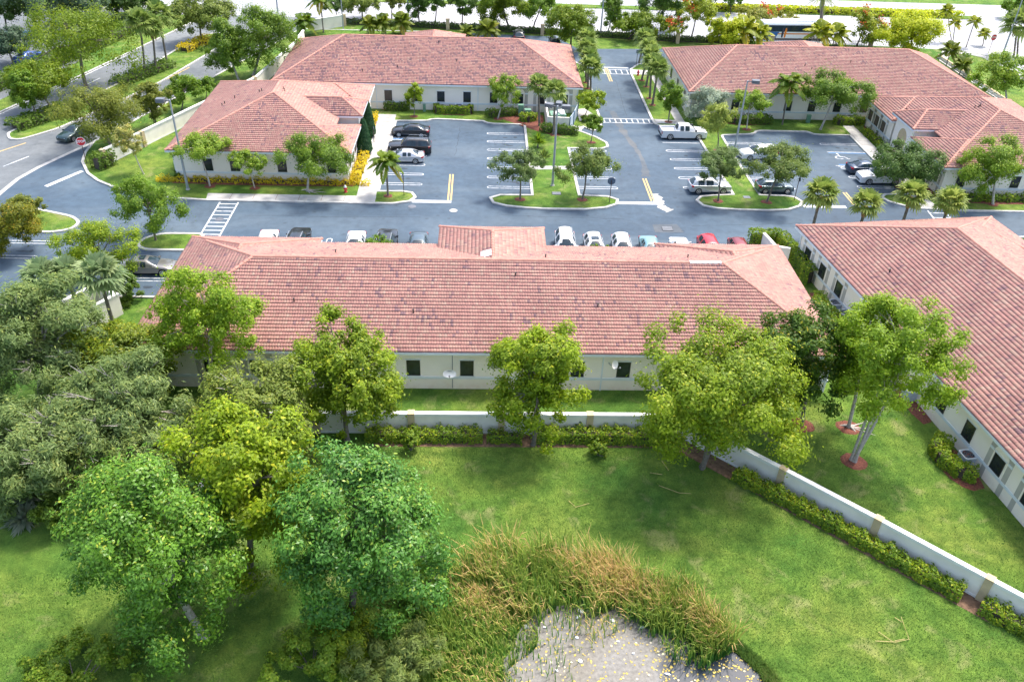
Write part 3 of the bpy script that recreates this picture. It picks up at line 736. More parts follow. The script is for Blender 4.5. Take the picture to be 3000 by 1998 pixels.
def niche(wl, axis, pos, at, out):
    """arched bay: grey recess strips, cream arch panel, white imposts (window added apart)"""
    grey, arch = MB(), MB()
    def bx(mb, u0, u1, d0, d1, a, b):
        lo, hi = sorted((at + out * d0, at + out * d1))
        if axis == 'x': mb.box(u0, u1, lo, hi, a, b)
        else: mb.box(lo, hi, u0, u1, a, b)
        return mb
    g = bx(grey, pos - 1.15, pos + 1.15, -.02, .018, .02, 3.46).build('bay_recess', M['niche'], wl)
    bx(arch, pos - .72, pos + .72, -.02, .038, .02, 2.62)
    n = 12; vs = []
    for d in (-.02, .038):
        for k in range(n + 1):
            t = PI * k / n; u = pos + .72 * math.cos(t); z = 2.62 + .62 * math.sin(t)
            vs.append((u, at + out * d, z) if axis == 'x' else (at + out * d, u, z))
    arch.add(vs, [tuple(range(n, -1, -1)), tuple(range(n + 1, 2 * n + 2))] + [(k, k + 1, n + 2 + k, n + 1 + k) for k in range(n)])
    arch.build('bay_arch', M['wall'], wl)
    for s in (-1, 1): bx(MB(), pos + s * .94 - .2, pos + s * .94 + .2, -.02, .062, 2.5, 2.68).build('impost', M['trim'], wl)

def office(name, label, origin, rz, L, D, zr, end, wing, apex, mainfront, pav, seed, backw=(), backn=(), leftw=(), leftn=(), rightw=(), frontw=(), frontn=(), seg=3, ridge_y=None, swap=None, wing2=None, screens=()):
    """an office building in its own frame: x along it, y from its back wall to its front"""
    b = empty(name, (origin[0], origin[1], 0), rz); tag(b, label, 'building', 'tile-roofed office buildings')
    E = 3.7; yr = ridge_y if ridge_y else D / 2
    wg2 = wing2 or wing
    polys = []; groups = []
    f, l = hip(0, L, 0, D, E, zr, 'x', end, end, yr=yr, cut=mainfront); polys += f
    groups.append(l[:3] + [((0 + (end) * (1 - (mainfront - yr) / (D - yr)) , mainfront, zr + (E - zr) * (mainfront - yr) / (D - yr)), l[0][0]), ((L - end * (1 - (mainfront - yr) / (D - yr)), mainfront, zr + (E - zr) * (mainfront - yr) / (D - yr)), l[0][1])])
    slope = (zr - E) / yr
    rects = [(0, L, 0, mainfront + .02, E, 0)]
    for x0, x1 in ((.02, wing), (L - wg2, L - .02)):
        wz = E + slope * (x1 - x0) / 2
        f, l = hip(x0, x1, yr, D, E - .012, wz, 'y', 1.0, D - apex, drop='S'); polys += f; groups.append(l)
        rects.append((x0, x1, yr, D, E - .012, 1))
    pc, pw, pf, pe, pz, prun = pav
    f, l = hip(pc - pw / 2, pc + pw / 2, yr - 3, pf, pe, pz, 'y', 3.25, prun, drop='S'); polys += f; groups.append(l)
    rects.append((pc - pw / 2, pc + pw / 2, yr + 1.2, pf, pe, 2))
    roof = clip_faces(polys, 'roof', b, seed, seg)
    for gl in groups:
        mb = MB()
        for p, q in gl: caps(mb, p, q)
        mb.build('ridge_cap', M['cap'], roof, smooth=50)
    mb = MB()
    for poly in polys: mb.add([(p[0], p[1], p[2] - .045) for p in poly], [tuple(range(len(poly)))])
    mb.build('underlay', M['deck'], roof)
    fa = MB()
    for i, (x0, x1, y0, y1, z, k) in enumerate(rects):
        e = .004 * i
        fa.box(x0 - .04 + e, x1 + .04 - e, y0 - .04 + e, y1 + .04 - e, z - .23 - e, z - .035 - e)
    fa.build('fascia', M['fascia'], roof)
    rr = random.Random(seed)
    for k in range(7):
        x = rr.uniform(end + 1, L - end - 1); y = rr.choice((rr.uniform(1.5, yr - 1), yr + rr.uniform(.8, 2.0))); z = zr - slope * abs(y - yr)
        MB().lathe([(.05, -.1), (.05, .32), (.07, .33), (.07, .38)], (x, y, z), 8).build('vent_pipe', M['plastic'], roof)
    o = .5
    w = MB().box(o, L - o, o, mainfront - .5, -.05, 3.5)
    w.box(o + .003, wing - o, yr, D - .6, -.05, 3.497); w.box(L - wg2 + o, L - o - .003, yr, D - .603, -.05, 3.494)
    w.box(pc - pw / 2 + .55, pc + pw / 2 - .55, yr + 1.5, pf - .55, -.05, pe - .2)
    wl = w.build('wall', M['wall'], b)
    tr = MB()
    tr.box(o - .05, L - o + .05, o - .05, o + .1, .95, 1.16)
    tr.box(o - .047, o + .1, o + .1, mainfront, .952, 1.158); tr.box(L - o - .1, L - o + .047, o + .1, mainfront, .952, 1.158)
    tr.box(o + .02, wing - o + .04, D - .7, D - .55, .95, 1.16); tr.box(L - wg2 + o - .04, L - o - .02, D - .7, D - .55, .95, 1.16)
    tr.build('trim_band', M['trim'], wl)
    for x in (o + .15, L * .33, L * .66, L - o - .15): MB().box(x - .05, x + .05, o - .09, o - .006, 0, 3.46).build('downpipe', M['trim'], wl)
    for x in backn: niche(wl, 'x', x, o, -1); window(b, 'x', x, o - .04, z0=1.25, z1=2.55, w=1.06, out=-1)
    for y in leftn: niche(wl, 'y', y, o, -1); window(b, 'y', y, o - .04, z0=1.25, z1=2.55, w=1.06, out=-1)
    for i, x in enumerate(backw): window(b, 'x', x, o, out=-1, mat='screen' if i in screens else 'glass')
    for y in leftw: window(b, 'y', y, o, out=-1)
    for y in rightw: window(b, 'y', y, L - o, out=1)
    for x in frontn: niche(wl, 'x', x, D - .6, 1); window(b, 'x', x, D - .6 + .04, z0=1.25, z1=2.55, w=1.06, out=1, mat='screen')
    for x in frontw: window(b, 'x', x, D - .6, out=1)
    # entrance: tall arch on the pavilion
    a = MB(); n = 12; y = pf - .55; vs = []
    for d in (-.05, .04):
        for k in range(n + 1):
            t = PI * k / n; vs.append((pc + 1.1 * math.cos(t), y + d, 2.6 + 1.1 * math.sin(t)))
        vs += [(pc - 1.1, y + d, .02), (pc + 1.1, y + d, .02)]
    m_ = n + 3
    a.add(vs, [tuple(range(m_, 2 * m_)), tuple(range(m_ - 1, -1, -1))] + [(k, (k + 1) % m_, m_ + (k + 1) % m_, m_ + k) for k in range(m_)])
    a.build('entrance_arch', M['post'], wl)
    d = MB().box(pc - .9, pc + .9, y + .041, y + .07, .03, 2.3); dd = d.build('door', M['glass'], b)
    MB().box(pc - .03, pc + .03, y + .071, y + .12, .9, 1.3).build('handle', M['alloy'], dd)
    return b

front = office('office_building', 'nearest long office building with the cream back wall facing the garden and two dishes', (-25.3, 49.35), 0, 52.35, 17.15, 6.6, 7.6, 11.3, 12.35, 14.95,
       (26.37, 9.2, 17.3, 5.0, 6.52, 3.6), 100, backw=(12.3, 20.5, 24.45, 32.7, 36.15, 43.5, 50.05), backn=(5.8, 9.1), leftw=(6, 11), rightw=(5, 10), frontw=(3, 8, 45, 49), wing2=11.3)
right_b = office('office_building', 'big office building at the right edge with a row of arched bays along its side', (30.0, 70.6), math.radians(-82.8), 56, 20.4, 7.15, 8.3, 10, 15.4, 17.6,
       (28, 9, 20.6, 5.2, 7.0, 3.6), 200, backw=(14.9, 19.5, 24.6, 27.8, 41, 45), backn=(2.45, 5.5, 8.65, 31.1, 34.3, 38), leftw=(5, 11, 16), frontw=(3, 7))
left_b = office('office_building', 'left office building with a white corner wall and two cypresses by its door', (-33.77, 109.2), math.radians(-90), 23.2, 19.8, 7.02, 9.6, 9.0, 15.6, 17.4,
       (11.75, 5.4, 20.0, 4.75, 6.0, 2.6), 300, rightw=(4.1, 7.0, 12.1, 17.5), frontn=(2.2, 4.5, 6.8, 16.6, 18.8, 21), frontw=(), wing2=8.6, leftw=(6, 12), seg=3)
rear_l = office('office_building', 'long rear left office building behind the left car park, roof mottled with dark tiles', (-27.5, 110.1), 0, 41.0, 20.0, 7.12, 8.4, 10, 15.2, 17.2,
       (20.5, 9, 20.3, 4.8, 6.3, 3.6), 400, backw=(15.1, 18.75, 22.1, 25.6, 29.15), backn=(32.6, 35.65, 38.6), rightw=(4, 9, 14), leftw=(6, 12), screens=(0,), frontw=(3, 7))
rear_r = office('office_building', 'long rear right office building with the silvery tree before its wall', (27.6, 109.5), 0, 41.4, 20.4, 7.15, 8.4, 10, 15.4, 17.6,
       (20.0, 9, 20.6, 4.8, 6.3, 4.2), 500, backw=(3.2, 6.7, 10.2, 13.9, 17.2, 20.7, 24.4), leftw=(4, 9, 14), rightw=(6, 12), frontw=(3, 7), screens=(6,))
wing_r = office('office_building', 'right rear wing with brown window screens and a raised entrance roof facing the car park', (71.2, 85.4), math.radians(90), 23.6, 19.9, 7.02, 9.6, 9.0, 15.6, 17.4,
       (11.9, 6.0, 20.0, 4.75, 6.1, 2.6), 600, leftw=(5, 11, 17.3), frontn=(2.2, 4.5, 6.8, 17.6, 19.7, 21.8), wing2=9.0, rightw=(5, 12))
# white membrane patch and bare ridge mortar on the front roof
sl = .338
mb = MB()
for x0, x1, y0, y1 in ((.1, .95, 59.0, 59.75), (.35, 1.0, 58.75, 59.2)):
    px = lambda x, y: (x + 25.3 , y - 49.35, 6.52 - (26.37 - (x + 25.3)) * .32 + .13)
    mb.add([px(x0, y0), px(x1, y0), px(x1, y1), px(x0, y1)], [(0, 1, 2, 3)])
mb.build('roof_patch', M['white'], front)
mb = MB(); caps(mb, (42.1, 8.58, 6.62), (44.6, 8.58, 6.62), .165); mb.build('mortar_patch', M['coping'], front, smooth=50)
# ------------------------------------------------------------------ vegetation
CAM_H = 39.0
def unit(a): return a / np.maximum(np.linalg.norm(a, axis=-1, keepdims=True), 1e-9)

def leaves(C, Nn, size, aspect, tone, rng, roll=None):
    """one diamond-shaped leaf per row"""
    n = len(C); Nn = unit(Nn)
    r = unit(rng.normal(size=(n, 3)))
    if roll is not None: r = unit(roll + .8 * rng.normal(size=(n, 3)))
    A = unit(r - (r * Nn).sum(1, keepdims=True) * Nn); B = np.cross(Nn, A)
    s = size[:, None] if hasattr(size, '__len__') else size
    V = np.stack([C - A * s * .5, C + B * s * aspect * .5 + Nn * s * .08, C + A * s * .5, C - B * s * aspect * .5 + Nn * s * .08], 1).reshape(-1, 3)
    return V, np.arange(4 * n).reshape(-1, 4), tone

def crown_clumps(rx, ry, rz, n, rng, style, boxy=0.0):
    """clump centres: several overlapping boughs, each a rough shell of clumps, inside one ellipsoid"""
    K = (12 if boxy > 1 else 9) if boxy > .5 else 6
    sd = unit(rng.normal(size=(K, 3)) * np.array([1, 1, .9])); sd[:, 2] = np.abs(sd[:, 2]) * np.where(np.arange(K) % 2 == 0, 1, -1) * rng.uniform(.5, 1, K)
    ang = rng.uniform(0, 2 * PI) + np.arange(K) * 2.39996
    h = np.linalg.norm(sd[:, :2], axis=1); sd[:, 0] = h * np.cos(ang); sd[:, 1] = h * np.sin(ang)
    sr = rng.uniform(.36, .56, K); sp = sd * (1.03 - sr)[:, None] * rng.uniform(.85, 1.04, (K, 1))
    sp = np.concatenate([sp, [[0, 0, .35]]]); sr = np.append(sr, .5)
    idx = rng.choice(len(sr), n, p=sr ** 2 / (sr ** 2).sum())
    d = unit(rng.normal(size=(n, 3)) + np.array([0, 0, .25]))
    rad = sr[idx] * (1 - .35 * rng.random(n) ** 2)
    c = sp[idx] + d * rad[:, None]
    if boxy:
        q = np.maximum(np.linalg.norm(c, axis=1, keepdims=True), .05); u = c / q
        c = c / ((np.abs(u) ** (2 + boxy)).sum(1, keepdims=True) ** (1 / (2 + boxy)))
    c = c * np.array([rx, ry, rz]) * (1.1 if boxy > .5 else 1.14)
    return c, unit(d + .5 * c / np.array([rx, ry, rz]))

STY = {}
def tree_crown(name, parent, kind, c0, rx, ry, rz, dist, big=0, mid=0, opn=0, seed=1, mat=None, cover=None):
    rng = np.random.default_rng(seed)
    px = dist / 835.0
    r = (rx * ry * rz) ** (1 / 3)
    feather = kind.startswith('feather')
    l = (.2 if opn else .23) if big else max(.17, 1.75 * px)
    asp = .55
    if feather: l *= 1.35; asp = .26
    if kind.startswith('glossy'): l *= .92; asp = .45
    area = 4 * PI * ((rx * ry) ** 1.6 / 3 + 2 * ((rx + ry) / 2 * rz) ** 1.6 / 3) ** (1 / 1.6)
    cov = cover or (1.7 if opn else 2.6)
    if kind in ('lime2', 'sage', 'sage2', 'sage3', 'flame', 'flame2', 'pale', 'pale2', 'silver') and not big: cov = 1.7
    N = int(min(cov * area / (l * l * asp * .5), 52000 if big else 19000))
    nc = int((125 if big else 66) * (0.7 + .3 * r / 3))
    if opn: nc = int(nc * 1.2)
    cc, cd = crown_clumps(rx, ry, rz, nc, rng, kind, boxy=(.7 if opn or kind[:5] == 'gloss' else 1.2) if big else (.6 if mid else .3))
    top = cc[:, 2] > .2 * rz
    if big or mid:
        n2 = nc // 7; a2 = rng.uniform(0, 2 * PI, n2); q2 = rng.random(n2) ** .5 * .8; extra = np.stack([rx * q2 * np.cos(a2), ry * q2 * np.sin(a2), rz * (1 - q2 ** 2) ** .5 * rng.uniform(.55, .92, n2)], 1)
        if not opn: cc = np.concatenate([cc, extra]); cd = np.concatenate([cd, unit(extra / np.array([rx, ry, rz]))])
    cr = ((.14 if opn else .155) if big else .19) * r * rng.uniform(.6, 1.35, len(cc))
    ct = rng.random(len(cc))
    w = cr ** 2; idx = rng.choice(len(cc), N, p=w / w.sum())
    off = unit(rng.normal(size=(N, 3))) * (rng.random(N) ** .38)[:, None]
    off[:, 2] *= .78
    fz = rng.random(N) < (.3 if big else .42)
    off[fz] = rng.normal(size=(int(fz.sum()), 3)) * .62
    C = cc[idx] + off * cr[idx][:, None]
    Nn = off * .9 + cd[idx] * .5 + np.array([0, 0, .55]) + rng.normal(size=(N, 3)) * .45
    tone = np.clip(.12 + .42 * ct[idx] + .36 * rng.random(N), 0, .78)
    young = (rng.random(N) < .10) & (off[:, 2] > .1)
    tone = np.where(young, rng.uniform(.85, 1, N), tone)
    roll = None
    if feather: roll = cd[idx] * np.array([1, 1, .3]) + np.array([.55, -.1, -.25])
    V, F, T = leaves(C, Nn, l * rng.uniform(.7, 1.25, N), asp, tone, rng, roll)
    V = V + np.array(c0)
    o = link(name, np_mesh(name, V, F, LEAF[mat or kind], T), parent)
    return o, cc + np.array(c0), cr

def trunk(parent, h0, top, limbs, r0, mat, seed, forks=6, roots=False, multi=0, twigs=False):
    rr = random.Random(seed); mb = MB()
    top = Vector(top)
    base = Vector((0, 0, h0 - .05))
    stems = [(base, top, r0)]
    if multi:
        stems = [(base + Vector((rr.uniform(-.15, .15), rr.uniform(-.15, .15), 0)), top + Vector((rr.uniform(-1, 1) * multi, rr.uniform(-.6, .6) * multi, rr.uniform(-.4, .5))), r0 * .6) for _ in range(4)]
    ends = []
    for a, b, r in stems:
        m1 = a.lerp(b, .35) + Vector((rr.uniform(-.1, .1), rr.uniform(-.1, .1), 0)); m2 = a.lerp(b, .7) + Vector((rr.uniform(-.12, .12), rr.uniform(-.12, .12), 0))
        mb.tube([a, a + (m1 - a) * .15, m1, m2, b], [r * 1.5, r * 1.05, r * .9, r * .72, r * .5], 8)
        ends.append((m2, b, r))
    L = [tuple(Vector(q) * .8 + top * .2) for q in limbs]; rr.shuffle(L)
    for k, e in enumerate(L[:forks]):
        a, b, r = ends[k % len(ends)]
        s = a.lerp(b, rr.uniform(-.2, .9)); e = Vector(e)
        m = s.lerp(e, .5) + Vector((0, 0, .12 * (e - s).length))
        mb.tube([s, m, e], [r * .55, r * .33, r * .12], 6, cap=False)
        for j in range(2):
            q = e + Vector((rr.uniform(-1, 1), rr.uniform(-1, 1), rr.uniform(-.2, .8))) * (.3 * (e - s).length)
            mb.tube([m.lerp(e, .4), q], [r * .2, r * .05], 5, cap=False)
        if twigs:
            for j in range(2):
                q = e + (e - s).normalized() * rr.uniform(.4, 1.0) + Vector((rr.uniform(-.8, .8), rr.uniform(-1.1, -.1), rr.uniform(.2, 1.0)))
                mb.tube([m.lerp(e, .9), e.lerp(q, .6), q], [.045, .03, .01], 5, cap=False)
                mb.tube([e.lerp(q, .5), q + Vector((rr.uniform(-.6, .6), rr.uniform(-.5, 0), rr.uniform(0, .4)))], [.026, .008], 4, cap=False)
    if roots:
        for t in (-.15, .35, 2.8, -1.0, -.5):
            d = Vector((math.cos(t), math.sin(t), 0)); Lr = rr.uniform(1.2, 2.4) if abs(t) < 1 else .8
            mb.tube([base + Vector((0, 0, .25)), base + d * .5 + Vector((0, 0, .1)), base + d * Lr + Vector((0, d.x * .1, .02))], [r0 * .8, r0 * .5, r0 * .12], 6, cap=False)
    return mb.build('trunk', mat, parent, smooth=60)

TSEED = [50]
RAISED = lambda x, y: .10 if y > 80 and not (-50 < x < -46 and y < 97) else 0.0
KNAME = {'feather': 'feathery_tree', 'feather2': 'feathery_tree', 'flame': 'flame_tree', 'flame2': 'flame_tree', 'silver': 'silver_tree'}
def T(kind, x, y, cx, cz, rx, ry, rz, label, big=0, mid=0, open=0):
    TSEED[0] += 1; sd = TSEED[0]; rr = random.Random(sd)
    dist = math.hypot(math.hypot(x, y), CAM_H - cz)
    t = empty(KNAME.get(kind, 'broadleaf_tree'), (x, y, 0)); tag(t, label, 'tree', 'foreground trees' if big else ('fence line trees' if y > 136 else 'car park and street trees'))
    z0 = RAISED(x, y)
    rzz = min(rz, cz - z0 - .25) if not big else min(rz, cz - z0 + .3)
    dz = (rz - rzz)
    cz2 = cz + dz * .5; rzz = rz - dz * .5
    if cz2 - rzz < z0 + .1: rzz = max(.6, cz2 - z0 - .1)
    o, cc, cr = tree_crown('crown', t, kind, (cx - x, 0, cz2), rx, ry, rzz, dist, big, mid, open, sd)
    pale = open or kind in ('lime', 'mid2', 'lime2', 'pale', 'glossy')
    r0 = max(.06, .021 * (rx + rzz))
    trunk(t, z0, (cx - x, 0, cz2 + .1 * rzz), [tuple(c) for c in cc if c[2] > z0 + 1.0], r0, M['palebark' if pale or kind == 'feather' or 'bare' in label else ('darkbark' if y > 140 else 'bark')], sd, forks=(26 if kind == 'feather' else 16) if big else 7, twigs=kind == 'feather' or 'bare' in label, roots='surface roots' in label, multi=(.5 * rx / 2 if ('stems' in label or 'stemmed' in label or 'widest' in label or 'forked grey' in label) else 0))
    if kind.startswith('flame'):
        rng = np.random.default_rng(sd + 500); top = cc[cc[:, 2] > cz2 - .2 * rzz]; n = 120
        sel = top[rng.choice(len(top), min(7 if kind == 'flame' else 4, len(top)), replace=False)]
        if 'left side' in label: sel = top[np.argsort(top[:, 0])[:7]]
        C = sel[rng.integers(0, len(sel), n)] + rng.normal(size=(n, 3)) * .34 + np.array([0, -.3, .5])
        V, F, tn = leaves(C, rng.normal(size=(n, 3)) + np.array([0, -.6, .8]), rng.uniform(.25, .42, n), .8, rng.random(n), rng)
        link('blossom', np_mesh('blossom', V, F, LEAF['petal'], tn), t)
    if big == 0 and y < 112 and kind not in ('olive2', 'mid2') and -34 < x < 60:
        ring(x, y, .62 if 'hydrant' not in label else 1.1, z0 + .004, 'red mulch ring under the ' + ' '.join(label.split()[:9]))
    if 'in red mulch' in label or 'surface roots, just' in label or 'golden leaf tips' in label:
        ring(x, y, .95, .004, 'red mulch ring under the ' + ' '.join(label.split()[:9]))
    return t

def blade_fan(rng, n_fronds, R, droop, el_lo=-.5, el_hi=1.3):
    """fan palm crown: petioles ending in pleated fans of narrow segments"""
    V = []; F = []; T = []
    for k in range(n_fronds):
        az = 2.39996 * k + rng.uniform(-.3, .3); el = el_lo + (el_hi - el_lo) * ((k + .5) / n_fronds) ** .8 + rng.uniform(-.12, .12)
        d = np.array([math.cos(az) * math.cos(el), math.sin(az) * math.cos(el), math.sin(el)])
        side = unit(np.array([-math.sin(az), math.cos(az), 0.0])); nr = np.cross(d, side)
        p = d * R * .42; tn = rng.random() * .8 + (.2 if el < -.2 else 0)
        V += [p * .1 + side * .02, p * .1 - side * .02, p - side * .02, p + side * .02]; F.append([len(V) - 4, len(V) - 3, len(V) - 2, len(V) - 1]); T.append(tn * .6)
        ns = 13
        for j in range(ns):
            a = (j / (ns - 1) - .5) * 3.7
            q = d * math.cos(a) + side * math.sin(a); q = q + nr * (-.12 * abs(a)); q = q / np.linalg.norm(q)
            Ls = R * .62 * (1 - .16 * abs(a)) * rng.uniform(.85, 1.1)
            w = R * .055; s2 = unit(np.cross(q, nr)); m = p + q * Ls * .6; e = p + q * Ls + np.array([0, 0, -droop * Ls * rng.uniform(.5, 1.3)])
            b = len(V); V += [p, m + s2 * w, e, m - s2 * w]; F.append([b, b + 1, b + 2, b + 3]); T.append(np.clip(tn + rng.uniform(-.15, .15), 0, 1))
    return np.array(V), np.array(F), np.array(T)

def feather_fronds(rng, n_fronds, R, droop=.9, lw=.19, ll=.38, el_lo=-.45, el_hi=1.25, nl=20):
    V = []; F = []; T = []
    for k in range(n_fronds):
        az = 2.39996 * k + rng.uniform(-.3, .3); el = el_lo + (el_hi - el_lo) * ((k + .5) / n_fronds) + rng.uniform(-.1, .1)
        h = np.array([math.cos(az), math.sin(az), 0.0]); L = R * rng.uniform(1.05, 1.35); side = np.array([-math.sin(az), math.cos(az), 0.0]); tn = rng.random()
        tn = tn * .7
        if el < -.2: tn = min(1, tn + .35)
        pts = []
        for j in range(nl + 1):
            t = j / nl; pts.append(h * (L * t * math.cos(el) * (1 - .12 * t)) + np.array([0, 0, L * (t * math.sin(el) - droop * .55 * t * t)]))
        for j in range(nl):
            a, b = pts[j], pts[j + 1]; u = unit(b - a); i = len(V)
            V += [a + side * .03, a - side * .03, b - side * .02, b + side * .02]; F.append([i, i + 1, i + 2, i + 3]); T.append(.2)
            t = (j + .5) / nl
            if t < .14: continue
            for s in (-1, 1):
                ln = R * ll * (math.sin(PI * min(1, t * .9 + .12)) * .85 + .2)
                q = unit(side * s * .85 + u * .55 + np.array([0, 0, -.45 + rng.uniform(-.2, .2)])); w = R * lw * .45
                i = len(V); e = a + q * ln; m = a + q * ln * .45
                V += [a, m + u * w, e, m - u * w]; F.append([i, i + 1, i + 2, i + 3]); T.append(np.clip(tn + rng.uniform(-.2, .2), 0, 1))
    return np.array(V), np.array(F), np.array(T)

PNAME = {'fan': 'fan_palm', 'fan2': 'fan_palm', 'fanblue': 'fan_palm', 'feather': 'feather_palm', 'golden': 'feather_palm', 'areca': 'feather_palm', 'date': 'date_palm'}
def PALM(kind, x, y, hx, hz, R, label):
    TSEED[0] += 1; sd = TSEED[0]; rng = np.random.default_rng(sd); rr = random.Random(sd)
    z0 = RAISED(x, y); hz = max(hz, z0 + 1.0)
    t = empty(PNAME[kind], (x, y, 0)); tag(t, label, 'palm tree', {'fan': 'fan palms behind the right roof'}.get(kind, PNAME[kind].replace('_', ' ') + 's'))
    r = .16 if PNAME[kind] == 'fan_palm' else .11
    if kind == 'date': r = .34
    if kind in ('golden', 'areca'): r = .08
    top = (hx - x, 0, hz - .25 * R if kind.startswith('fan') else hz - .1)
    stems = [(0, 0)] if 'double' not in label else [(0, 0), (.7, .2)]
    mb = MB()
    if kind in ('golden', 'areca') and y > 136 and 'slim' not in label: stems = [(0, 0), (.35, .2), (-.3, .15)]
    for dx, dy in stems:
        mb.tube([(dx, dy, z0 - .05), (dx, dy, z0 + .3), (dx * .8 + top[0] * .5, dy, (z0 + top[2]) * .5), (top[0] + dx * .6, dy * .5, top[2])], [r * 1.25, r, r * .92, r * .85], 9)
    mb.build('trunk', M['bark'], t, smooth=60)
    if kind in ('fan', 'fan2', 'fanblue'):
        V, F, Tn = blade_fan(rng, 30 if kind != 'fan2' else 28, R * (1.12 if kind != 'fan2' else 1.3), .28, -.75 if kind != 'fanblue' else -.5, 1.35)
        mat = LEAF[kind]
    elif kind == 'date': V, F, Tn = feather_fronds(rng, 34, R, .6, .07, .2, -.6, 1.3, 18); mat = LEAF['date']
    else:
        V, F, Tn = feather_fronds(rng, {'feather': 19, 'golden': 20, 'areca': 20}[kind], R * 1.08, 1.0 if kind == 'feather' else .75); mat = LEAF[{'feather': 'featherpalm'}.get(kind, kind)]
    V = V + np.array([top[0], 0, hz - (.1 if kind.startswith('fan') else 0)])
    link('crown', np_mesh('crown', V, F, mat, Tn), t)
    if kind == 'fan' or 'skirted' in label or 'double' in label:
        mb = MB()
        if kind == 'fan': mb.lathe([(.17, -1.0), (.24, -.75), (.30, -.3), (.24, 0), (.15, .2)], (top[0], 0, top[2] - .05), 9)
        else:
            for k in range(30):
                a = rr.uniform(0, 2 * PI); mb.tube([(top[0] + .1 * math.cos(a), .1 * math.sin(a), top[2] + .1), (top[0] + .45 * math.cos(a), .45 * math.sin(a), top[2] - .3), (top[0] + .4 * math.cos(a), .4 * math.sin(a), top[2] - rr.uniform(.9, 1.5))], [.03, .09, .02], 4)
        mb.build('skirt', M['skirt'], t)
    if y < 105 or 'red mulch' in label or kind == 'fan2' and y < 126: ring(x, y, .55, z0 + .004, 'red mulch ring under the ' + ' '.join(label.split()[:9]))
    return t

def hedge(path, w, h, label, mat='hedge', z0=0.0, dens=1.0, leaf=.16, name='hedge', cat='hedge', ragged=.08, group='hedges', base=True):
    """clipped hedge: dark twiggy core with a skin of leaves"""
    TSEED[0] += 1; rng = np.random.default_rng(TSEED[0])
    p0 = path[0]; t = empty(name, (p0[0], p0[1], 0)); tag(t, label, cat, group)
    rel = [(p[0] - p0[0], p[1] - p0[1]) for p in path]
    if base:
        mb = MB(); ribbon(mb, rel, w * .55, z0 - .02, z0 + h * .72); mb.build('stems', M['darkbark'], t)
    V = []; F = []; Tn = []; nb = 0
    for i in range(len(rel) - 1):
        a, b = np.array(rel[i] + (0,)), np.array(rel[i + 1] + (0,)); L = np.linalg.norm(b - a); d = (b - a) / L; s = np.array([-d[1], d[0], 0])
        n = int(dens * 1.9 * L * (w + 2 * h) / (leaf * leaf * .3))
        u = rng.uniform(-.12 * (i == 0), 1 + .12 * (i == len(rel) - 2), n) * L
        q = rng.uniform(0, w + 2 * h, n); lat = np.where(q < h, -w / 2, np.where(q < h + w, q - h - w / 2, w / 2)); z = np.where(q < h, q, np.where(q < h + w, h, q - h - w))
        bumpy = ragged * (np.sin(u * 3.1 + i) + np.sin(u * 7.3 + lat * 5) + rng.normal(size=n) * .8)
        C = a + d * u[:, None] + s * (lat + np.sign(lat) * (np.abs(lat) > .45 * w) * bumpy * .6)[:, None] + np.array([0, 0, 1]) * (z0 + np.maximum(.05, z + (z > .8 * h) * bumpy))[:, None]
        nr = s * (np.sign(lat) * (np.abs(lat) > .45 * w))[:, None] + np.array([0, 0, .8]) + rng.normal(size=(n, 3)) * .5
        cl = np.sin(u * 2.2 + lat) * .15 + .3 + .45 * rng.random(n)
        v, f, tn = leaves(C, nr, rng.uniform(.7, 1.3, n) * leaf, .6, np.clip(np.where(rng.random(n) < .08, .95, cl), 0, 1), rng)
        V.append(v); F.append(f + nb); Tn.append(tn); nb += len(v)
    link('foliage', np_mesh('foliage', np.concatenate(V), np.concatenate(F), LEAF[mat], np.concatenate(Tn)), t)
    return t

def shrub(x, y, rx, rz, label, mat='hedge', z0=0.0, leaf=.16, cz=None, cover=2.2, name='shrub', cat='shrub', ry=None, group='shrubs', stem=True, seg=34):
    TSEED[0] += 1; rng = np.random.default_rng(TSEED[0])
    t = empty(name, (x, y, 0)); tag(t, label, cat, group)
    ry = ry or rx; cz = (rz * .9 + z0) if cz is None else cz
    seg = int(seg * 1.7); cc, cd = crown_clumps(rx, ry, rz, seg, rng, mat, .6)
    N = int(min(cover * 4 * PI * (rx * rz) / (leaf * leaf * .28), 14000)); idx = rng.integers(0, len(cc), N); cr = .2 * min(rx, rz) * rng.uniform(.7, 1.4, (N, 1))
    off = unit(rng.normal(size=(N, 3))) * (rng.random(N) ** .45)[:, None]
    C = cc[idx] + off * cr; C[:, 2] = np.maximum(C[:, 2] + cz, z0 + .04)
    fe = mat.startswith('feather')
    V, F, Tn = leaves(C, off + cd[idx] * .5 + np.array([0, 0, .6]) + rng.normal(size=(N, 3)) * .4, rng.uniform(.7, 1.3, N) * leaf * (1.8 if fe else 1), .18 if fe else .55, np.clip(np.where(rng.random(N) < .08, .95, .15 + .3 * rng.random(len(cc))[idx] + .35 * rng.random(N)), 0, 1), rng, (cd[idx] + np.array([0, 0, .3])) if fe else None)
    link('foliage', np_mesh('foliage', V, F, LEAF[mat], Tn), t)
    mb = MB(); rr = random.Random(TSEED[0])
    for c in cc[:10]: mb.tube([(0, 0, z0 - .03), (c[0] * .4, c[1] * .4, z0 + (c[2] + cz - z0) * .5), (c[0], c[1], max(z0 + .1, c[2] + cz))], [.05, .035, .012], 5, cap=False)
    mb.build('stems', M['bark'], t)
    return t

